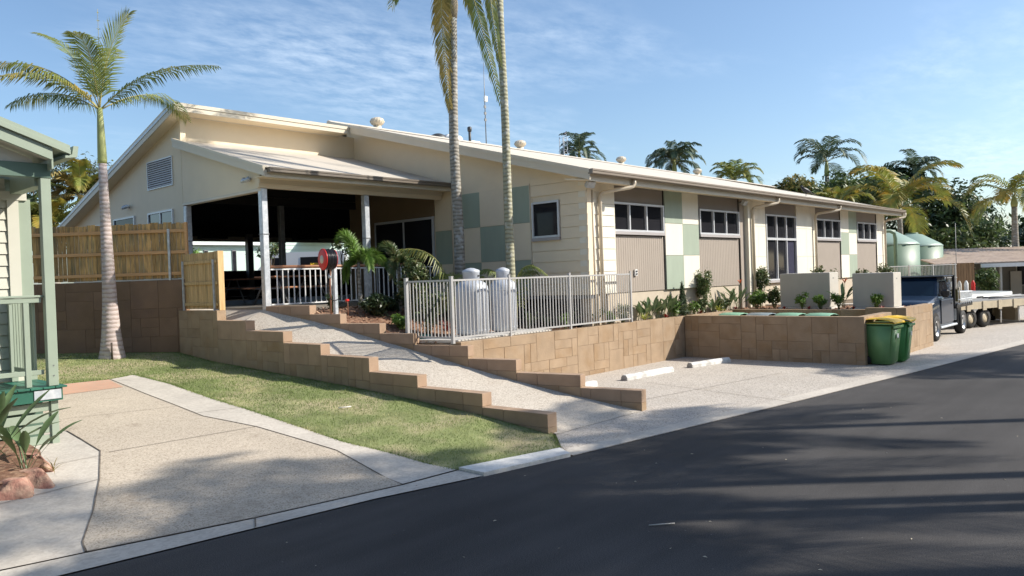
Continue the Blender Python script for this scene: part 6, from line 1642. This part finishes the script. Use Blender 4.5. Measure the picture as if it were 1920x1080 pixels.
for k in range(4):
    q = MB(); q.lathe([(.09, .6), (.09, 1.28), (.05, 1.38), (.03, 1.42)], k*.28-.4, -k*.22, 10); obj('bottle', q, [white_p, box_grey, white_p, red_p][k], gs)
q = MB(); q.box(-.7, .7, -.9, .3, 0, .6); obj('stand', q, galv_d, gs)

# far low house
fh = thing('low_house', 'low house with pale ribbed roof and shaded porch at the right edge', 'building', (44.4, 10.8, 0), math.atan2(-3.2, 2.9))
Lh = 14
q = MB(); q.prism([(0, 2.18), (4.5, 3.0), (4.5, 3.06), (0, 2.24)], 'x', -.2, Lh); fr = obj('roof', q, roof_rib, fh, fix=True)
q = MB()
for k in range(int(Lh/.22)):
    x = -.1+k*.22; q.quad((x-.03, 0, 2.242), (x+.03, 0, 2.262), (x+.03, 4.5, 3.082), (x-.03, 4.5, 3.062)); q.quad((x+.03, 0, 2.262), (x+.07, 0, 2.242), (x+.07, 4.5, 3.062), (x+.03, 4.5, 3.082))
o = obj('roof_ribs', q, roof_rib, fr); o['kind'] = 'stuff'
q = MB(); q.box(2.0, Lh, -.22, -.16, 1.98, 2.17); obj('fascia', q, white_p, fh)
q = MB(); q.box(-.1, Lh, 2.6, 2.75, 0, 2.6); obj('wall', q, house_grey, fh)
for xx in (3.2, 5.0, 7.2): 
    q = MB(); q.box(xx-.05, xx+.05, .1, .2, 0, 2.05); obj('porch_post', q, box_grey, fh)
for (xx, ww) in ((2.6, .7), (5.6, .6), (7.8, 1.2)):
    q = MB(); q.box(xx-.05, xx+ww+.05, 2.56, 2.598, .9, 2.0); fm = obj('window', q, box_grey, fh)
    q = MB(); q.box(xx, xx+ww, 2.54, 2.559, .95, 1.95); obj('pane', q, glass, fm)
q = MB(); q.prism([(-1.2, 1.80), (0.0, 2.0), (0, 2.03), (-1.2, 1.83)], 'x', 4.6, 9); obj('awning', q, white_p, fh, fix=True)
q = MB(); q.box(5.2, 5.8, 2.50, 2.55, 0, 1.7); obj('door', q, box_grey, fh)
q = MB(); q.tube([(44.9, 10.15, 0), (44.9, 10.15, 4.3)], .014, 6); tag(obj('thin_pole', q, galv_d), 'thin grey pole rising in front of the low ribbed roof', 'pole')
shrub((45.2, 8.9, 0), 'leafy bush in front of the low house porch', .7, .95, 1800, .09, leaf_mid, 140, zc=1.2)
shrub((43.6, 11.3, 1.6), 'bare olive bush between the tank and the low roof', .35, .35, 300, .07, leaf_shrub, 141)

# ------------------------------------------------------------------ behind the hall: mint cabin, van, plants
hz0 = 1.70
mc = thing('mint_cabin', 'pale mint weatherboard cabin seen through the open verandah', 'building', (16.5, 37.5, hz0))
q = MB(); q.box(0, 5.0, 0, .2, 0, 3.0); obj('wall', q, mint, mc)
q = MB(); q.box(-.2, 5.2, -.3, 4, 2.75, 2.9); obj('eave', q, white_p, mc)
for xx in (1.9, 3.4):
    q = MB(); q.box(xx, xx+.22, -.05, -.005, 1.2, 2.5); w1_ = obj('window', q, galv_d, mc)
    q = MB(); q.box(xx+.03, xx+.19, -.07, -.051, 1.25, 2.45); obj('pane', q, glass, w1_)
mc2 = thing('mint_cabin', 'mint weatherboard cabin with white lap boards behind the van', 'building', (22.4, 37.5, hz0))
q = MB(); q.box(0, 6.0, .03, .2, 0, 3.0); w2_ = obj('wall', q, mint, mc2)
for k in range(13): q = MB(); q.prism([(-.02, k*.23+.01), (.0, k*.23+.225), (.029, k*.23+.225), (.029, k*.23+.01)], 'x', 0, 6.0); obj('weatherboard', q, mint, w2_, fix=True)
q = MB(); q.prism([(1.4, 3.0), (2.6, 4.2), (3.8, 3.0)], 'y', -1.0, .1); obj('gable', q, mint, mc2, fix=True)
q = MB(); q.box(2.4, 3.4, -.04, .0, 1.1, 2.2); obj('window', q, glass, mc2)
vn = thing('white_van', 'white van parked behind the hall, seen through the verandah', 'van', (19.2, 34.9, hz0), math.radians(-42))
q = MB(); q.prism([(-.4, .35), (-.4, .95), (.45, 1.25), (1.15, 2.1), (1.5, 2.2), (4.6, 2.2), (4.7, 2.0), (4.7, .35)], 'y', 0, 1.8); obj('body', q, van_white, vn, fix=True)
for (a, b) in ((1.25, 1.85), (2.6, 3.9)):
    q = MB(); q.box(a, b, -.012, -.002, 1.35, 1.95); obj('window', q, glass, vn)
q = MB(); q.prism([(.50, 1.30), (1.12, 2.03), (1.13, 2.03), (.51, 1.29)], 'y', .12, 1.68); q.xf(Matrix.Translation((-.015, 0, 0))); obj('windscreen', q, glass, vn, fix=True)
for xx in (.35, 3.9):
    q = MB(); q.lathe([(.18, -.1), (.33, -.1), (.33, .1), (.18, .1)], 0, .33, 18, 'x'); q.xf(Matrix.Translation((xx, .05, 0)) @ Matrix.Rotation(math.pi/2, 4, 'Z')); obj('wheel', q, rubber, vn)
ys_ = thing('yellow_sign', 'small yellow sign beyond the verandah beside the van', 'sign', (20.6, 31.2, hz0))
q = MB(); q.cbox(-.2, .2, -.02, .02, .9, 1.6, .01); obj('board', q, yellow_p, ys_)
q = MB(); q.box(-.02, .02, -.02, .02, 0, .9); obj('stake', q, galv, ys_)
shrub((14.5, 31.0, hz0), 'bright green shrub seen through the left verandah bay', .8, .7, 1100, .09, leaf_bright, 150, zc=1.7)
bop((17.6, 30.4, hz0), 'red flowered leafy clump beyond the verandah', 14, 1.4, 151, flowers=3, w0=.08)
tree((18.3, 31.0, hz0), 'small young tree seen through the verandah left of the van', .6, .7, 2.1, 700, .07, leaf_shrub, 152, trunk_r=.05, nl=7)
tree((21.5, 30.2, hz0), 'small young tree seen through the verandah right of the van', .55, .6, 2.2, 600, .07, leaf_shrub, 153, trunk_r=.05, nl=7)

# ------------------------------------------------------------------ background trees
def palm_far(loc, label, crown_h, FL, m, seed, **kw):
    return palm(loc, label, crown_h, .24, .15, kw.pop('nf', 18), FL, FL*.30, m, seed, group=kw.pop('group', 'palms behind the hall'), nleaf=kw.pop('nleaf', 30), lw_=kw.pop('lw_', .10), elev=kw.pop('elev', (-.35, 1.25)), **kw)
palm_far((53.2, 31.2, 1), 'large round headed palm above the middle of the roof', 8.9, 2.6, palm_blue, 201, droop=.8, nf=26)
palm_far((56.2, 27.8, 1), 'palm with upright spiky fronds right of the round headed palm', 7.3, 2.7, palm_leaf, 202, elev=(-.2, 1.4), nf=18)
palm_far((49.6, 37.6, 1), 'palm crown just showing over the roof beside the lattice tower', 9.9, 2.4, palm_blue, 203)
palm_far((61.0, 22.5, 0), 'palm with loose feathery fronds above the right end of the roof', 9.3, 3.1, palm_blue, 204, elev=(0, 1.35), nf=15)
palm_far((52.0, 14.8, 0), 'yellow green palm with huge arching fronds beyond the roof end', 5.2, 4.4, palm_gold, 205, elev=(-.15, 1.45), nf=12, nleaf=46, lw_=.13)
palm_far((52.9, 8.9, 0), 'golden palm leaning in at the right edge', 5.4, 2.9, palm_gold, 206, nf=16, gold=.4, mg=palm_leaf)
palm_far((70.8, 18.8, 0), 'palm beside the tall dark tree on the right', 9.0, 2.6, palm_blue, 207)
palm_far((57.5, 24.0, 0), 'orange leaved palm among the trees at the end of the roof', 6.6, 2.3, palm_dry, 208, nf=12)
palm_far((56.0, 20.0, 0), 'golden palm among the dark trees at the end of the roof', 5.9, 2.6, palm_gold, 209)
tree((58.0, 23.5, 0), 'bushy olive tree behind the far end of the roof', 3.4, 3.0, 6.6, 7200, .17, leaf_mid, 301, m2=leaf_olive, nl=16)
tree((54.8, 25.2, 0), 'bushy golden tree left in the group behind the roof end', 2.6, 2.2, 6.6, 4200, .16, leaf_olive, 302, nl=12)
tree((61.5, 19.8, 0), 'mid green tree in the group behind the roof end', 3.6, 3.2, 6.6, 7200, .18, leaf_mid, 303, nl=15)
tree((70.6, 19.4, 0), 'tall narrow dark tree rising above the golden fronds', 2.1, 2.8, 8.8, 4000, .20, leaf_dark, 304, nl=12)
tree((67.0, 15.6, 0), 'large glossy dark green tree above the low house roof', 4.4, 4.2, 4.6, 9500, .20, leaf_dark, 305, nl=22, m2=leaf_mid, frac=.15)
tree((63.5, 17.8, 0), 'dark tree behind the golden fronds left of the large dark tree', 3.2, 3.0, 3.8, 4500, .20, leaf_dark, 306, nl=12)
tree((80.0, 14.0, 0), 'dark tree at the right edge behind the low house', 6.0, 3.8, 3.2, 6500, .26, leaf_dark, 307, nl=16)
tree((78.0, 9.5, 0), 'farther dark tree at the right edge of the picture', 5.0, 3.6, 3.2, 5000, .26, leaf_dark, 308, nl=14)
tree((65.5, 20.6, 0), 'mid green tree filling the gap left of the tall narrow tree', 3.4, 3.0, 6.6, 6000, .18, leaf_mid, 320, nl=14, m2=leaf_olive)
tree((62.0, 13.6, 0), 'mid green tree low behind the water tanks', 2.8, 2.2, 3.2, 4200, .17, leaf_mid, 321, nl=12)
tree((72.0, 11.5, 0), 'olive scrubby tree low behind the thin pole', 3.2, 2.0, 2.2, 2600, .2, leaf_mid, 309, nl=10)
tree((15.0, 49.5, 1.5), 'grey green gum tree behind the paling fence at the left', 3.6, 2.2, 7.4, 4200, .13, leaf_grey, 310, nl=22, asp=.3, shell=.2)
tree((12.0, 46.5, 1.5), 'grey green bushy tree behind the cabin corner', 3.0, 2.8, 4.4, 5000, .14, leaf_grey, 311, nl=14)
tree((10.6, 38.0, 1.4), 'dense mid green tree behind the paling fence', 2.4, 2.0, 3.6, 3600, .13, leaf_mid, 312, nl=12)
tree((16.4, 41.3, 1.5), 'sparse golden tree top left of the gable roof', 1.6, 1.2, 6.4, 420, .12, leaf_olive, 313, nl=9, shell=.3)
palm_far((12.6, 36.8, 1.4), 'golden brown palm behind the fence left of the gable', 4.6, 2.2, palm_dry, 210, nf=16, gold=.5, mg=palm_gold, nleaf=40)
palm_far((11.2, 36.0, 1.4), 'yellow green palm behind the fence by the cabin corner', 3.2, 2.2, palm_gold, 211, nf=16, gold=.5, mg=palm_leaf, nleaf=40)
palm_far((13.6, 37.4, 1.4), 'green palm close to the gable roof at the left', 4.9, 1.9, palm_leaf, 212, nf=12, nleaf=40)
palm_far((9.4, 38.4, 1.4), 'grey green drooping palm behind the cabin post', 4.4, 2.2, palm_blue, 213, nf=16, nleaf=40)

# unseen trees round the camera, added to cut sky light and darken window reflections
src = tree((-13.0, 3.0, 0), 'unseen broad tree behind the photographer nearest the cabin', 5.2, 4.6, 5.4, 5200, .36, leaf_dark, 401, trunk_r=.35, nl=20, group='unseen trees added to cut sky light')
for k, (x, y, s_) in enumerate([(-15, 14, 1.1), (-11, -8, 1.0), (-5, -17, 1.15), (5, -22, 1.1), (15, -25, 1.2), (26, -26, 1.2), (38, -25, 1.3), (52, -23, 1.3), (-20, 25, 1.3), (68, -22, 1.5), (-17, -2, 1.4), (-9, -22, 1.4), (84, -21, 1.7), (99, -23, 1.7), (116, -21, 1.7), (134, -22, 1.8), (155, -20, 1.9)]):
    c = copy_tree(src); c.location = (x, y, 0); c.rotation_euler = (0, 0, k*1.3); c.scale = (s_, s_, s_)
    c['label'] = ['unseen broad tree beyond the cabin on the left', 'unseen broad tree behind the photographer across the road', 'unseen tree directly behind the photographer', 'first unseen tree of the row across the road', 'second unseen tree of the row across the road', 'third unseen tree of the row across the road', 'fourth unseen tree of the row across the road', 'fifth unseen tree of the row across the road', 'large unseen tree far behind the cabin on the left', 'last and largest unseen tree of the row across the road', 'tall unseen tree behind the nearest broad tree', 'tall unseen tree set back behind the photographer', 'large unseen tree far along the road, first past the parked trucks', 'large unseen tree far along the road, second past the parked trucks', 'large unseen tree far along the road, third past the parked trucks', 'large unseen tree far along the road, fourth past the parked trucks', 'farthest unseen tree along the road'][k]

# lattice tower and birds
lt_ = thing('lattice_tower', 'small lattice tower behind the roof beside a palm crown', 'tower', (47.3, 37.3, 1.0))
q = MB()
for (x, y) in ((0, 0), (.42, 0), (.42, .42), (0, .42)): q.tube([(x, y, 0), (x, y, 12.0)], .03, 5)
obj('legs', q, galv, lt_)
q = MB()
for k in range(36):
    z_ = 1.4+k*.3
    q.tube([(0, 0, z_), (.42, 0, z_)], .012, 4); q.tube([(.42, 0, z_), (.42, .42, z_)], .012, 4); q.tube([(0, 0, z_), (0, .42, z_)], .012, 4)
    if k % 2: q.tube([(0, 0, z_), (.42, 0, z_+.3)], .010, 4)
obj('lattice', q, galv, lt_)
def bird(loc, rz, label, s_=1.0):
    t = thing('crow', label, 'bird', loc, rz, 'black birds'); M_ = Matrix.Scale(s_, 4)
    q = MB(); q.tube([(-.20, 0, .10), (-.10, 0, .13), (.0, 0, .17), (.09, 0, .22), (.13, 0, .26)], [.012, .05, .075, .055, .035], 8); q.xf(M_); obj('body', q, bird_m, t)
    q = MB(); q.tube([(.11, 0, .26), (.15, 0, .285), (.18, 0, .28)], [.03, .038, .022], 8); q.tube([(.18, 0, .28), (.235, 0, .272)], [.014, .003], 6); q.xf(M_); obj('head', q, bird_m, t)
    q = MB(); q.quad((-.16, -.03, .11), (-.16, .03, .11), (-.33, .045, .05), (-.33, -.045, .05)); q.quad((-.16, -.03, .10), (-.33, -.045, .04), (-.33, .045, .04), (-.16, .03, .10)); q.xf(M_); obj('tail', q, bird_m, t)
    q = MB(); q.tube([(0, -.03, .12), (0, -.03, 0)], .006, 4); q.tube([(0, .03, .12), (0, .03, 0)], .006, 4); q.xf(M_); obj('legs', q, bird_m, t)
bird((30.3, 12.0, roofz(12.0)+.045), 2.6, 'black bird perched on the roof towards its far end', 1.3)
bird((47.5, 37.3, 13.0), .2, 'black bird perched on top of the lattice tower', 1.4)

# litter on road and lawn: a few pale leaves and twigs
lit = MB()
for k in range(60):
    x = rng.uniform(3.0, 14.0); y = rng.uniform(1.5, 6.8); s_ = rng.uniform(.005, .012); a = rng.uniform(0, 6.28)
    dx, dy = math.cos(a)*s_*2, math.sin(a)*s_*2; ex, ey = -math.sin(a)*s_*.6, math.cos(a)*s_*.6
    zz = .006 if y < 6.1 else zg(x, y)+.03
    lit.quad((x-dx, y-dy, zz), (x+ex, y+ey, zz+.006), (x+dx, y+dy, zz), (x-ex, y-ey, zz+.001))
o = obj('leaf_litter', lit, mat('dry_litter', (.55, .48, .36), .8, .3, 20)); o['kind'] = 'stuff'; o['label'] = 'scattered dry leaves and grit on the road and driveway'; o['category'] = 'litter'
q = MB(); q.tube([(6.0, 3.9, .01), (6.06, 3.82, .018), (6.18, 3.74, .012)], .006, 5); tag(obj('twig', q, mat('twig_pale', (.6, .56, .5), .7)), 'pale curved twig lying in the shade on the road', 'twig')
q = MB(); q.tube([(7.15, 10.3, zg(0, 10.3)+.05), (7.35, 10.25, zg(0, 10.25)+.05)], .012, 5); tag(obj('stick', q, MATS['twig_pale']), 'pale stick lying on the lawn near the stepped wall', 'stick')
